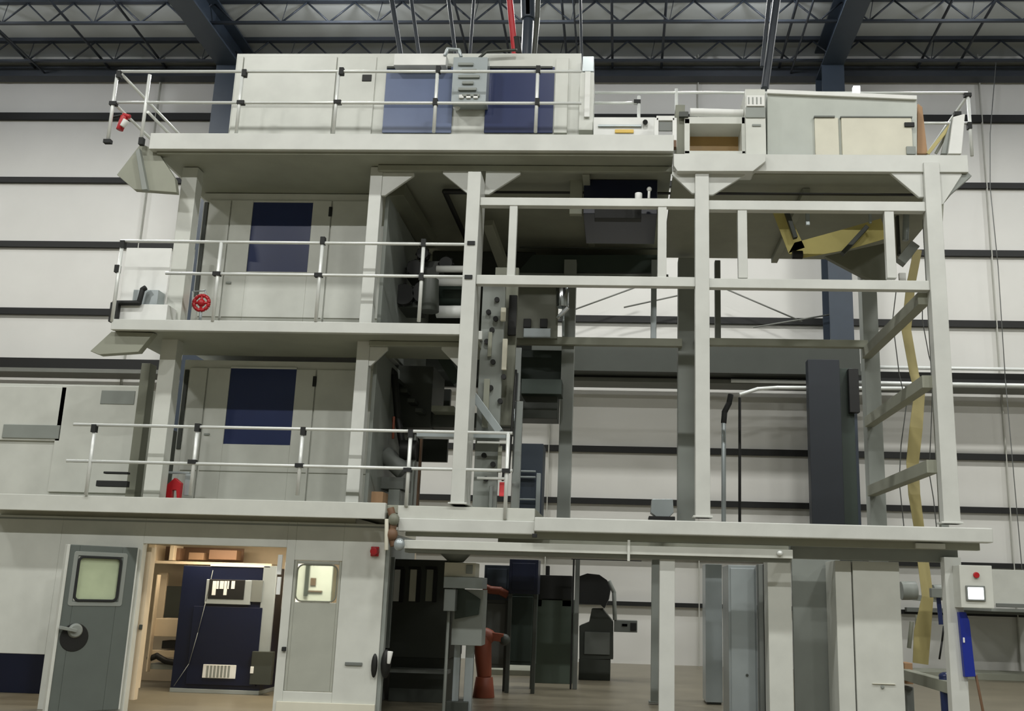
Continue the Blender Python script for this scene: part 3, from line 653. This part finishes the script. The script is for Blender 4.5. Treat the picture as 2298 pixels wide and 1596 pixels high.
a = t.part('body', 'grey'); a.bar(P(2052, 550, 13.9), P(2020, 590, 13.9), .16, .14)
a = t.part('cheek', 'dark'); a.rect((2012, 475), (2022, 570), 14.0, .1)
a = t.part('cylinder', 'steel'); a.cyl(P(2034, 478, 13.9), P(2032, 540, 13.9), .045)
a = t.part('foot', 'paper'); a.rect((2018, 612), (2034, 634), 13.95, .06)
t.done()
cabs = [([(2012, 645), (2003, 720), (2018, 840), (2034, 910), (2022, 1000), (2018, 1080), (2030, 1197)], 'left thin grey cable in the right side frame'),
        ([(2070, 650), (2070, 720), (2085, 800), (2094, 830), (2090, 950), (2085, 1060), (2095, 1120), (2103, 1197)], 'thin grey cable right of the yellow web')]
for pts, lab in cabs: one('cable', MB().path([P(x, y, YR - .06) for x, y in pts], .009, n=6), 'cable', lab, 'cable')
one('cable', MB().path([P(2235, 140, 24), P(2222, 300, 23.6), P(2222, 420, 23.4), P(2240, 600, 23.5), P(2256, 850, 23.9), Vector((P(2256, 850, 23.9).x + .1, 23.9, 0))], .012, n=6), 'cable', 'long loose grey cable down the back wall at far right', 'cable')
beam(X(1120, 1200, YR), X(2125, 1200, YR), YR - .12, P(1700, 1236, YR).z, P(1700, 1196, YR).z, 'grey lower rear beam close behind the long main beam', 'soffit', .11)
# pipes behind the centre frame
t = T('silver_pipe', 'silver upright pipe with black elbow right of the central column', 'pipe')
a = t.part('tube', 'steel'); a.cyl(P(1624, 945, YR - .06), P(1624, 1197, YR - .06), .035)
a = t.part('elbow', 'rubber'); a.path([P(1624, 950, YR - .06), P(1626, 925, YR - .06), P(1636, 905, YR - .06), P(1640, 885, YR - .06)], .045)
t.done()
one('bent_pipe', MB().path([P(1660, 886, 23.4), P(1700, 873, 23.4), P(1745, 870, 23.4), P(2030, 872, 23.4)], .045), 'alu', 'white bent pipe running right in front of the wall ledge', 'pipe')
one('black_rod', MB().cyl(P(1660, 892, YR - .06), P(1660, 1197, YR - .06), .022), 'black', 'thin black upright rod next to the silver pipe', 'rod')
t = T('motor_unit', 'grey rounded motor unit standing on the main beam left of the central column', 'motor')
a = t.part('housing', 'steel'); a.poly([(1463, 1120), (1510, 1120), (1512, 1150), (1500, 1162), (1476, 1162), (1460, 1150)], 15.3, .3)
a = t.part('base', 'black'); a.rect((1456, 1158), (1515, 1170), 15.25, .4)
a = t.part('bracket', 'steel'); a.rect((1480, 1162), (1500, 1215), 15.4, .1)
t.done()
# ------------------------------------------------------------------ ground floor control cabin at the left
CW = 12.9
zc = 2.38
def wp(b, x0, y0, x1, y1, Y=CW, d=.12): return b.rect((x0, y0), (x1, y1), Y, d)
xl = P(-80, 1400, CW).x; xd0, xd1 = P(300, 1400, CW).x, P(628, 1400, CW).x; xe = P(858, 1350, CW).x
zl = P(400, 1222, CW).z
xk = P(100, 1470, CW).x; zk = P(60, 1468, CW).z
xg0, xg1 = P(648, 1400, CW).x, P(757, 1400, CW).x; zg0, zg1 = .32, P(700, 1258, CW).z
t = T('control_cabin', 'white ground floor cabin wall with open doorway and small window', 'cabin')
a = t.part('front_wall', 'white')
a.box(xl, xk, CW, CW + .12, zk, zc); a.box(xk, xd0, CW, CW + .12, 0, zc); a.box(xd0, xd1, CW, CW + .12, zl, zc)
a.box(xd1, xg0, CW, CW + .12, 0, zc); a.box(xg1, xe, CW, CW + .12, 0, zc)
a.box(xg0, xg1, CW, CW + .12, zg1, zc); a.box(xg0, xg1, CW, CW + .12, 0, zg0)
b = t.part('end_wall', 'grey'); xw = P(867, 1400, 15.2).x; b.prism([(xe, 0), (xe + .05, 0), (xe + .05, zc), (xe, zc)], CW + .02, CW + .12); b.box(xw - .08, xe + .02, CW + .12, CW + .2, 0, zc); b.box(xw - .08, xw, CW + .2, 17, 0, zc)
b = t.part('back_wall', 'beige'); b.box(xl, xw, 17, 17.1, 0, zc)
b = t.part('roof', 'cream'); b.box(xl, xw, CW + .12, 17, zc, zc + .08)
b = t.part('seam', 'grey', bevel=0); b.box(xl, xe, CW - .006, CW, zc - .05, zc - .03)
b = t.part('louver', 'midgrey'); b.rect((774, 1486), (812, 1495), CW - .02, .02)
b = t.part('floor_tone_strip', 'cream'); b.box(xd1 + .05, xe, CW - .03, CW, 0, .2)  # strip added at the wall foot, its cream colour imitates blurred floor reflection
t.done()
t = T('cabin_door', 'closed grey white cabin door with rounded lit window, right of the navy cabinet', 'door')
w0, w1 = P(664, 1300, CW).x, P(758, 1300, CW).x; v0, v1 = P(700, 1352, CW).z, P(700, 1266, CW).z
a = t.part('leaf', 'grey2'); e = .004
a.box(xg0 + e, w0, CW + .01, CW + .05, zg0 + e, zg1 - e); a.box(w1, xg1 - e, CW + .01, CW + .05, zg0 + e, zg1 - e)
a.box(w0, w1, CW + .01, CW + .05, zg0 + e, v0); a.box(w0, w1, CW + .01, CW + .05, v1, zg1 - e)
b = t.part('gasket', 'duct'); b.rrect(w0, w1, v0, v1, .09, CW + .002, CW + .012, hole=.02)
b = t.part('glass', 'glass'); b.rrect(w0 + .01, w1 - .01, v0 + .01, v1 - .01, .08, CW + .02, CW + .028)
b = t.part('handle', 'rubber'); b.rect((632, 1452), (640, 1462), CW - .04, .04); 
b = t.part('hinge', 'paper'); b.rect((624, 1245), (630, 1290), CW - .03, .03); b.rect((622, 1295), (627, 1335), CW - .03, .03)
t.done()
# open door leaf, hinged on the left jamb and swung outwards
hp = Vector((P(292, 1400, CW).x, CW - .02, 0)); fp = Vector((P(128, 1400, 12.25).x, 12.25, 0)); u = fp - hp; wd = u.length
ang = math.atan2(u.y, u.x); mx = Matrix.Translation(hp) @ Matrix.Rotation(ang + math.pi, 4, 'Z')   # local x runs from free edge (-wd) to hinge (0)
dz0, dz1 = .04, P(160, 1222, 12.25).z
t = T('cabin_door', 'open grey cabin door with rounded window and round handle recess, swung out to left', 'door')
def L(b): bmesh.ops.transform(b.bm, matrix=mx, verts=b.bm.verts); return b
wx0, wx1, wz0, wz1 = -wd * .84, -wd * .24, dz0 + (dz1 - dz0) * .66, dz0 + (dz1 - dz0) * .93
a = t.part('leaf', 'door_grey')
a.box(-wd + .02, wx0, -.03, .03, dz0, dz1); a.box(wx1, -.02, -.03, .03, dz0, dz1); a.box(wx0, wx1, -.03, .03, dz0, wz0); a.box(wx0, wx1, -.03, .03, wz1, dz1); L(a)
b = t.part('edge_strip', 'white'); b.box(-wd - .015, -wd + .02, -.04, .05, dz0, dz1); b.box(-.02, .0, -.035, .035, dz0, dz1); L(b)
b = t.part('gasket', 'rubber'); b.rrect(wx0 - .01, wx1 + .01, wz0 - .01, wz1 + .01, .07, -.05, -.028, hole=.03); L(b)
c = t.part('trim', 'grey'); c.rrect(wx0 - .06, wx1 + .07, wz0 - .06, wz1 + .06, .03, -.036, -.03, hole=.05); L(c)
c = t.part('glass', 'pane'); c.rrect(wx0 + .005, wx1 - .005, wz0 + .005, wz1 - .005, .05, -.01, 0); L(c)  # pale lime base colour stands in for the bright hall reflected in the glass
hx, hz = -wd * .76, dz0 + (dz1 - dz0) * .44
c = t.part('handle_recess', 'black'); c.cyl((hx, -.031, hz), (hx, -.036, hz), .17, .16, n=28); L(c)
d_ = t.part('handle', 'grey', sub=c); d_.cyl((hx, -.036, hz + .08), (hx, -.07, hz + .08), .09, .07, n=20); d_.bar((hx, -.08, hz + .08), (hx - .2, -.09, hz + .12), .05, .04); L(d_)
t.done()
t = T('door_jamb', 'beige door jamb with switch beside the open grey door', 'jamb')
a = t.part('post', 'beige'); a.rect((322, 1228), (300, 1572), CW + .15, .1); 
a = t.part('stile', 'beige'); a.rect((346, 1228), (310, 1545), CW + .75, .06)
a = t.part('switch', 'dark'); a.rect((312, 1402), (318, 1413), CW + .13, .02)
t.done()
# inside the cabin
t = T('wall_shelf', 'brown open shelf with bits and boxes high in the cabin doorway', 'shelf')
a = t.part('back', 'brown'); a.rect((340, 1226), (545, 1262), 16.6, .02)
a = t.part('board', 'beige'); a.rect((335, 1258), (610, 1272), 16.0, .4)
a = t.part('upright', 'beige'); a.rect((334, 1222), (344, 1262), 16.0, .4); a.rect((382, 1224), (388, 1258), 16.0, .35)
t.done()
for x0, x1, y0, m, lab in ((392, 402, 1230, 'brown', 'narrow dark brown box left on the cabin shelf'), (424, 456, 1240, 'card2', 'tan box in the middle of the cabin shelf'), (470, 530, 1234, 'brown', 'wide dark brown box right on the cabin shelf')):
    one('shelf_box', MB().rect((x0, y0), (x1, 1257), 16.1, .2), m, lab, 'box')
t = T('cabin_desk', 'beige desk unit with dark openings inside the cabin doorway', 'desk')
a = t.part('side', 'beige'); a.rect((352, 1290), (330, 1508), 15.8, .1)
a = t.part('top', 'beige'); a.rect((345, 1388), (470, 1432), 15.9, .5)
a = t.part('lower_board', 'beige'); a.rect((335, 1459), (440, 1478), 15.9, .5)
a = t.part('foot', 'grey'); a.rect((330, 1490), (400, 1504), 15.9, .4)
a = t.part('dark_drawer', 'black'); a.rect((364, 1438), (420, 1458), 15.95, .3)
a = t.part('cable_bundle', 'black'); a.path([P(332, 1480, 15.9), P(352, 1472, 15.9), P(372, 1484, 15.9), P(395, 1488, 15.9)], .045)
t.done()
t = T('wall_screen', 'dark rectangular screen above the cabin desk', 'screen')
a = t.part('panel', 'dark'); a.rect((368, 1315), (440, 1392), 16.45, .05)
a = t.part('bezel', 'beige'); a.rect((356, 1285), (364, 1395), 16.42, .06)
t.done()
l = bpy.data.lights.new('cabin_light', 'AREA'); l.size = 1.2; l.energy = 48; l.color = (1, .86, .66)
o = bpy.data.objects.new('cabin_light', l); C.objects.link(o); o.location = (P(450, 1300, 15).x, 15.2, 2.3)
l = bpy.data.lights.new('cabin_light', 'AREA'); l.size = .8; l.energy = 60; l.color = (1, .9, .74)
o = bpy.data.objects.new('cabin_light', l); C.objects.link(o); o.location = (P(690, 1300, 14.5).x, 14.6, 2.3)
t = T('wall_board', 'cream notice board with pinned papers seen through cabin door window', 'board')
a = t.part('board', 'paper'); a.rect((640, 1262), (740, 1372), 15.5, .04)
b = t.part('rail', 'brown'); b.rect((688, 1325), (722, 1330), 15.46, .04)
b = t.part('note', 'brown'); b.rect((697, 1297), (708, 1315), 15.47, .02)
b = t.part('pole', 'dark'); b.rect((687, 1262), (690, 1338), 15.44, .02)
t.done()
NB = G(490, 1557).y
t = T('navy_cabinet', 'tall navy blue cabinet with display and white grille in the cabin doorway', 'cabinet')
x0, x1 = P(432, 1400, NB).x, P(596, 1400, NB).x; ztop = P(510, 1272, NB).z
a = t.part('body', 'navy_dark'); a.box(P(398, 1400, NB).x, x1, NB, NB + .8, .06, ztop)
b = t.part('front_panel', 'navy_dark'); b.box(x0, x1 - .06, NB - .03, NB, .12, P(510, 1362, NB).z)
b = t.part('display_frame', 'steel'); b.rect((464, 1300), (560, 1358), NB - .05, .05)
c = t.part('display', 'black', sub=b); c.rect((470, 1300), (546, 1346), NB - .06, .012)
for k, (xx, ww) in enumerate(((478, 5), (487, 3), (494, 7), (504, 4), (510, 3), (520, 6))):
    e_ = t.part('display_mark', 'paper', bevel=0, sub=b); e_.rect((xx, 1304), (xx + ww, 1322 + 14 * ((k * 7) % 3 == 0)), NB - .064, .003)
c = t.part('side_display', 'midgrey', sub=b); c.rect((556, 1302), (586, 1352), NB - .04, .03)
b = t.part('grille', 'paper'); b.rect((456, 1491), (527, 1524), NB - .05, .02)
for k in range(7): c = t.part('grille_slot', 'grey', sub=b, bevel=0); c.rect((464 + 8 * k, 1494), (466 + 8 * k, 1521), NB - .053, .003)
b = t.part('side_box', 'dark'); b.rect((566, 1462), (606, 1538), NB - .1, .1)
c = t.part('side_tag', 'paper', sub=b); c.rect((562, 1496), (568, 1512), NB - .11, .01)
b = t.part('side_post', 'steel'); b.rect((592, 1270), (604, 1466), NB - .02, .05)
b = t.part('cable', 'grey', bevel=0); b.path([P(478, 1280, NB - .05), P(462, 1350, NB - .05), P(444, 1420, NB - .05), P(424, 1490, NB - .05), P(390, 1540, NB - .05)], .0045, n=6)
b = t.part('top_cap', 'paper'); b.box(P(470, 1300, NB).x, x1, NB - .02, NB + .5, ztop, ztop + .03)
b = t.part('plinth', 'steel'); b.box(P(398, 1400, NB).x, x1, NB - .02, NB + .78, 0, .06)
t.done()
NG = G(50, 1556).y
one('navy_base_unit', MB().box(P(-80, 1500, NG).x, P(103, 1500, NG).x, NG, NG + .8, 0, P(50, 1455, NG).z), 'navy_dark', 'low navy black base unit at the bottom left corner', 'cabinet')
t = T('red_beacon', 'small red beacon high on the right of the cabin wall', 'beacon')
a = t.part('lens', 'red'); c = P(842, 1238, CW); a.cyl(c, c + Vector((0, -.09, 0)), .055, .045, n=18)
a = t.part('base', 'red'); a.box(c.x - .05, c.x + .05, CW - .03, CW, c.z - .06, c.z + .06)
t.done()
t = T('brown_pipework', 'brown and grey pipe fittings at the corner beside the main beam', 'pipe fittings')
a = t.part('pipe', 'brown'); a.path([P(876, 1140, 12.45), P(884, 1170, 12.45), P(878, 1200, 12.45), P(884, 1226, 12.45)], .045)
for x, y, m in ((884, 1166, 'duct'), (880, 1200, 'brown'), (896, 1222, 'steel')): a = t.part('joint', m); a.ball(P(x, y, 12.42), .07, (1, .8, 1.1))
a = t.part('stem', 'cream'); a.cyl(P(868, 1165, 12.4), P(867, 1235, 12.4), .025)
t.done()
# ------------------------------------------------------------------ ground floor right of the cabin
t = T('dark_press_door', 'dark machine door with long upright window slots beside the cabin', 'machine unit')
Yp = 15.1
a = t.part('body', 'dark'); a.box(P(872, 1400, Yp).x, P(1012, 1400, Yp).x, Yp, Yp + 1.2, P(900, 1475, Yp).z, P(900, 1255, Yp).z)
a = t.part('base', 'dark'); a.box(P(872, 1500, Yp).x, P(1000, 1500, Yp).x, Yp + .1, Yp + 1.1, 0, P(900, 1475, Yp).z)
a = t.part('ledge', 'midgrey'); a.rect((870, 1500), (1005, 1514), Yp - .25, .25)
for x, m in ((884, 'paper'), (921, 'cream'), (958, 'soffit')):
    b = t.part('slot_window', m); b.rect((x, 1278), (x + 14, 1350), Yp - .02, .02)
    c = t.part('slot_gasket', 'black', sub=b); c.rect((x - 4, 1272), (x + 22, 1278), Yp - .03, .03); c.rect((x + 15, 1278), (x + 20, 1352), Yp - .03, .03)
b = t.part('edge_tube', 'steel'); b.rect((868, 1250), (873, 1455), Yp - .4, .05)
t.done()
t = T('corner_bumper', 'black rubber bumper with white cap low at the cabin corner', 'bumper')
a = t.part('cap', 'paper'); a.cyl(P(876, 1462, 12.8), P(872, 1490, 12.8), .035, .02)
a = t.part('bumper', 'black'); a.ball(P(866, 1490, 12.9), .11, (.6, .6, 1.6)); a.ball(P(840, 1494, 12.86), .08, (.5, .4, 1.8))
t.done()
t = T('hopper', 'pale funnel hopper hanging under the hoist rail on a white box', 'hopper')
c = P(1024, 1235, 14.0); d_ = P(1024, 1262, 14.0)
a = t.part('funnel', 'grey'); a.cyl(d_, c, .1, .26, n=24)
a = t.part('box', 'cream'); a.rect((998, 1262), (1066, 1296), 13.8, .4)
b = t.part('plate', 'grey', sub=a); b.rect((1046, 1268), (1060, 1288), 13.78, .02)
a = t.part('head', 'steel'); a.rect((996, 1294), (1082, 1322), 13.75, .5)
a = t.part('arm', 'steel'); a.rect((997, 1322), (1020, 1372), 13.75, .2)
a = t.part('body', 'grey'); a.rect((1018, 1322), (1080, 1450), 13.95, .4)
a = t.part('slide', 'darkgreen'); a.poly([(1024, 1312), (1078, 1345), (1074, 1380), (1020, 1390)], 13.92, .03)
a = t.part('stand', 'steel'); a.box(P(1018, 1480, 14.2).x, P(1032, 1480, 14.2).x, 14.2, 14.3, 0, .9); a.box(P(1044, 1480, 14.2).x, P(1062, 1480, 14.2).x, 14.2, 14.3, 0, .9)
a = t.part('foot', 'dark'); a.box(P(1008, 1480, 14.2).x, P(1056, 1480, 14.2).x, 14.1, 14.5, 0, .14)
a = t.part('rod', 'grey'); a.cyl(P(1007, 1372, 13.85), (P(1007, 1372, 13.85).x, 13.85, 0), .022)
t.done()
OY = 16.2
t = T('orange_robot', 'small orange jointed machine arm standing on the floor behind the hopper', 'robot arm')
a = t.part('base', 'orange'); c = P(1088, 1495, OY); a.cyl((c.x, OY, 0), (c.x, OY, .3), .17, .13, n=18)
a = t.part('trunk', 'orange'); a.cyl((c.x, OY, .3), P(1082, 1430, OY), .11, .15, n=16); a.ball(P(1082, 1428, OY), .17, (1.3, .8, .8))
a = t.part('arm', 'orange'); a.bar(P(1080, 1425, OY), P(1130, 1432, OY), .14, .12)
a = t.part('wrist', 'dark'); a.ball(P(1132, 1436, OY), .09)
t.done()
one('orange_hose', MB().path([P(1086, 1318, 17.13), P(1100, 1324, 17.13), P(1122, 1326, 17.13), P(1140, 1336, 17.13)], .065), 'orange', 'dull orange hose above the robot arm', 'hose')
for x0, y0, x1, y1, Y, dd, m, lab in ((1144, 1255, 1206, 1334, 17.0, .5, 'navy_dark', 'dark navy box high behind the hopper'), (1088, 1268, 1143, 1348, 17.2, .4, 'steelblue', 'dark teal box behind the hopper'),
        (1138, 1330, 1198, 1494, 17.8, .5, 'darkgreen', 'dark green machine cabinet left of the green grey one'), (1084, 1345, 1139, 1500, 17.4, .3, 'midgrey', 'dull grey box behind the orange arm')):
    b = MB().rect((x0, y0), (x1, y1), Y, dd)
    t = T('machine_cabinet', lab, 'cabinet'); t.part('body', m, b); p, q = P(x0, y0, Y), P(x1, y1, Y); c = t.part('door', m); c.box(p.x + .05, q.x - .05, Y - .03, Y - .002, q.z + .06, p.z - .06)
    c = t.part('leg', 'dark'); c.box(p.x, p.x + .06, Y, Y + .1, 0, q.z); c.box(q.x - .06, q.x, Y, Y + .1, 0, q.z)
    t.done()
YM = 19.0
t = T('green_machine', 'grey green machine cabinet with black rollers on top, behind the open bay', 'machine')
a = t.part('body', 'midgreen'); p, q = P(1196, 1345, YM), P(1284, 1500, YM); a.box(p.x, q.x, YM, YM + 1, 0, p.z)
a = t.part('head', 'black'); a.rect((1190, 1290), (1282, 1346), YM - .05, .8)
a = t.part('side_arm', 'dark'); a.rect((1200, 1326), (1216, 1362), YM, .4); a = t.part('side_arm', 'dark'); a.rect((1262, 1330), (1282, 1362), YM, .4)
a = t.part('roller', 'black'); a.cyl(P(1216, 1348, YM + .2), P(1264, 1352, YM + .2), .14, n=20)
a = t.part('motor', 'black'); a.rect((1225, 1270), (1232, 1294), YM + .1, .2)
t.done()
t = T('glass_door_frame', 'thin dark and grey upright frame before the black roll', 'frame')
for x0, x1, m in ((1282, 1286, 'black'), (1288, 1298, 'midgrey')):
    a = t.part('upright', m); p = P(x0, 1400, 18.0); q = P(x1, 1400, 18); a.box(p.x, q.x, 18.0, 18.06, 0, P(1290, 1256, 18).z)
a = t.part('top_bar', 'black'); a.rect((1282, 1254), (1440, 1260), 18.0, .06)
t.done()
YK = 20.2
t = T('black_roll_stand', 'black rounded roll cover on a dark machine stand with control box', 'machine')
ps = [(1292, 1312), (1298, 1294), (1318, 1287), (1345, 1290), (1362, 1302), (1370, 1322), (1366, 1345), (1356, 1366), (1346, 1356), (1298, 1354), (1294, 1325)]
a = t.part('cover', 'black'); a.poly(ps, YK - .4, 1.0)
a = t.part('stand', 'dark'); a.poly([(1328, 1366), (1352, 1366), (1376, 1396), (1376, 1480), (1300, 1480), (1300, 1405), (1322, 1396)], YK - .2, .7)
a = t.part('body', 'midgrey'); a.rect((1312, 1418), (1368, 1470), YK - .25, .05)
b = t.part('control_box', 'midgrey'); b.rect((1378, 1392), (1430, 1420), YK - .3, .4)
for x in (1396, 1396): c = t.part('button', 'black', sub=b); c.rect((x, 1400 + (0 if x else 0)), (x + 12, 1406), YK - .33, .03)
c = t.part('socket', 'black', sub=b); c.rect((1415, 1398), (1428, 1416), YK - .33, .03)
b = t.part('arm', 'grey'); b.path([P(1366, 1304, YK - .3), P(1378, 1330, YK - .3), P(1380, 1392, YK - .3)], .04)
b = t.part('foot', 'dark'); p, q = P(1300, 1480, YK), P(1370, 1480, YK); b.box(p.x, q.x, YK - .2, YK + .5, 0, p.z + .02)
t.done()
t = T('low_platform', 'low concrete coloured plinth on the floor of the open bay', 'plinth')
a = t.part('slab', 'soffit'); p = G(1140, 1484); q = G(1290, 1484); a.box(p.x, q.x, 20.5, 24.3, 0, .1)
t.done()
# cabinets right of the lower white column
def cab(name, tl, br, Y, d, m, label, door=True, h=None):
    t = T(name, label, 'cabinet'); p, q = P(tl[0], tl[1], Y), P(br[0], br[1], Y)
    a = t.part('body', m); a.box(p.x, q.x, Y, Y + d, .03, p.z)
    if door:
        b = t.part('door', m); b.box(p.x + .03, q.x - .03, Y - .025, Y - .001, .1, p.z - .04)
        c = t.part('lock', 'dark', sub=b); k = P((tl[0] + br[0]) / 2 + 8, 1515, Y); c.cyl((k.x, Y - .025, k.z), (k.x, Y - .04, k.z), .018, n=10)
    f = t.part('plinth', 'dark'); f.box(p.x + .02, q.x - .02, Y + .02, Y + d - .02, 0, .03)
    t.done()
cab('electrical_cabinet', (1583, 1266), (1622, 1540), 16.3, .6, 'steel', 'narrow blue grey cabinet with blurred reflection right of the lower column', False)
cab('electrical_cabinet', (1634, 1268), (1702, 1580), 14.2, .8, 'steel', 'wide blue grey cabinet with lock between narrow cabinet and white post')
t = T('cabinet_post', 'dark grooved upright between blue grey cabinet and white post', 'post')
a = t.part('post', 'midgrey'); p, q = P(1704, 1400, 14), P(1719, 1400, 14); a.box(p.x, q.x, 14, 14.2, 0, P(1704, 1266, 14).z)
b = t.part('groove', 'black'); b.box(q.x - .03, q.x, 13.98, 14, 0, P(1704, 1266, 14).z)
t.done()
cab('white_cabinet', (1722, 1256), (1782, 1600), 13.0, .35, 'white', 'slim white cabinet left of the recessed grey panel', False)
t = T('recessed_panel', 'wide smooth grey recessed panel between the white cabinets', 'panel')
p, q = P(1780, 1400, 13.6), P(1890, 1400, 13.6); a = t.part('sheet', 'grey'); a.box(p.x, q.x, 13.6, 13.66, 0, Z(1800, 1216, 13.6))
t.done()
t = T('white_cabinet', 'tall white two-piece cabinet right of the recessed grey panel', 'cabinet')
Yc = 12.95
p, m_, q = P(1878, 1400, Yc), P(1916, 1400, Yc), P(2022, 1400, Yc); top = Z(1950, 1260, Yc)
a = t.part('side_panel', 'white'); a.box(p.x, m_.x - .008, Yc, Yc + .6, 0, top)
a = t.part('door', 'white'); a.box(m_.x + .004, q.x, Yc - .03, Yc + .6, 0, top)
b = t.part('lock', 'grey', sub=a); k = P(1980, 1542, Yc - .03); b.cyl(k, k + Vector((0, -.02, 0)), .02, n=12)
b = t.part('handle_lip', 'cream', sub=a); b.rect((1958, 1534), (2010, 1537), Yc - .05, .02)
t.done()
# touch screen box and things at lower right
t = T('touch_screen_box', 'white operator box with a lit touch screen and red stop button', 'control box')
Yt = 12.35
a = t.part('box', 'white'); a.rect((2152, 1268), (2232, 1366), Yt, .25)
b = t.part('bezel', 'midgrey', sub=a); b.rect((2167, 1314), (2213, 1350), Yt - .02, .02)
c = t.part('screen', 'screen', sub=a); c.rect((2172, 1318), (2209, 1346), Yt - .03, .012)
d_ = t.part('stop_button', 'red', sub=a, label='red stop button'); k = P(2190, 1291, Yt); d_.cyl(k, k + Vector((0, -.03, 0)), .035, n=18)
a = t.part('bracket', 'grey'); a.box(P(2150, 1300, 12.5).x, P(2160, 1300, 12.5).x, Yt + .02, 12.7, P(2155, 1345, Yt).z, P(2155, 1280, Yt).z)
t.done()
t = T('wall_cabinet', 'long pale wall cabinet on the back wall at lower right edge', 'cabinet')
a = t.part('body', 'white'); a.rect((2225, 1278), (2420, 1366), 22.5, .8)
b = t.part('shade_panel', 'midgrey'); b.rect((2236, 1354), (2420, 1368), 22.46, .04)
c = t.part('support', 'grey'); p, q = P(2225, 1366, 22.5), P(2420, 1372, 22.5); c.box(p.x, q.x, 22.5, YB - .13, p.z - .06, p.z)
c = t.part('support', 'grey'); c.box(q.x - .2, q.x - .1, 22.6, 22.9, 0, p.z - .06)
t.done()
one('grey_trunking', MB().box(P(2035, 1372, 24.7).x, XR - .1, 24.7, 24.88, Z(2200, 1378, 24.7), Z(2200, 1368, 24.7)), 'midgrey', 'dark grey trunking along the lower back wall at right', 'trunking')
one('floor_curb', MB().box(P(2030, 1500, 24).x, XR - .1, 23.4, 24.6, 0, .14), 'soffit', 'pale low curb at the foot of back wall, lower right', 'curb')
t = T('hanging_cover', 'bright blue long cover hanging beside the touch screen box', 'cover')
a = t.part('sleeve', 'blue'); a.poly([(2152, 1374), (2168, 1374), (2176, 1395), (2190, 1519), (2166, 1520)], 12.52, .08)
b = t.part('tag', 'paper'); b.rect((2161, 1431), (2166, 1443), 12.508, .012)
t.done()
t = T('blue_straps', 'two dark blue straps hanging left of the lower right column', 'straps')
for x in (2106, 2120): a = t.part('strap', 'navy', bevel=0); a.ribbon([(x, 1340), (x + 6, 1402)], 13.6, .055)
a = t.part('cord', 'black', bevel=0); a.path([P(2118, 1405, 13.62), P(2114, 1440, 13.62), P(2108, 1480, 13.62)], .012, n=6)
a = t.part('hook', 'grey'); a.rect((2090, 1320), (2122, 1342), 13.55, .1)
t.done()
one('blue_cylinder', MB().cyl((P(2130, 1600, 13.2).x, 13.2, 0), P(2122, 1520, 13.2), .085, .08, n=20).ball(P(2122, 1518, 13.2), .085, (1, 1, .6)), 'navy', 'dark blue standing tube near the floor left of lower right column', 'tube')
one('brown_pole', MB().cyl(P(2190, 1515, 12.56), P(2216, 1648, 12.56), .016, n=8), 'brown', 'thin brown pole sloping from the blue cover to the floor', 'pole')
t = T('grey_motor', 'rounded grey motors behind the yellow web at lower right', 'motor')
a = t.part('body', 'grey'); a.cyl(P(2022, 1326, 15), P(2056, 1326, 15), .13, n=18); a = t.part('body', 'grey'); a.cyl(P(2094, 1330, 15), P(2122, 1330, 15), .11, n=18)
a = t.part('mount', 'grey'); a.bar(P(2040, 1340, 15), P(2100, 1345, 15), .1, .08)
a = t.part('arm', 'duct'); a.cyl(P(2046, 1395, 15), P(2040, 1455, 15), .03); a = t.part('arm', 'duct'); a.cyl(P(2057, 1380, 15), P(2056, 1425, 15), .02)
t.done()
t = T('brown_carton', 'brown carton with dark foot standing right of the white cabinet', 'box')
a = t.part('box', 'card'); a.rect((2030, 1488), (2050, 1536), 15.0, .3)
a = t.part('base', 'dark'); a.rect((2030, 1542), (2048, 1550), 15.0, .3)
a = t.part('leg', 'midgrey'); p = P(2040, 1545, 15.1); a.box(p.x - .05, p.x + .05, 15.05, 15.25, 0, p.z + .02)
t.done()
# ------------------------------------------------------------------ view
w = bpy.data.worlds.new('world'); bpy.context.scene.world = w; w.use_nodes = True
w.node_tree.nodes['Background'].inputs[0].default_value = (.5, .55, .5, 1); w.node_tree.nodes['Background'].inputs[1].default_value = .1
vs = bpy.context.scene.view_settings
vs.view_transform = 'Standard'; vs.look = 'None'; vs.gamma = 1; vs.use_curve_mapping = False; vs.exposure = 0.0
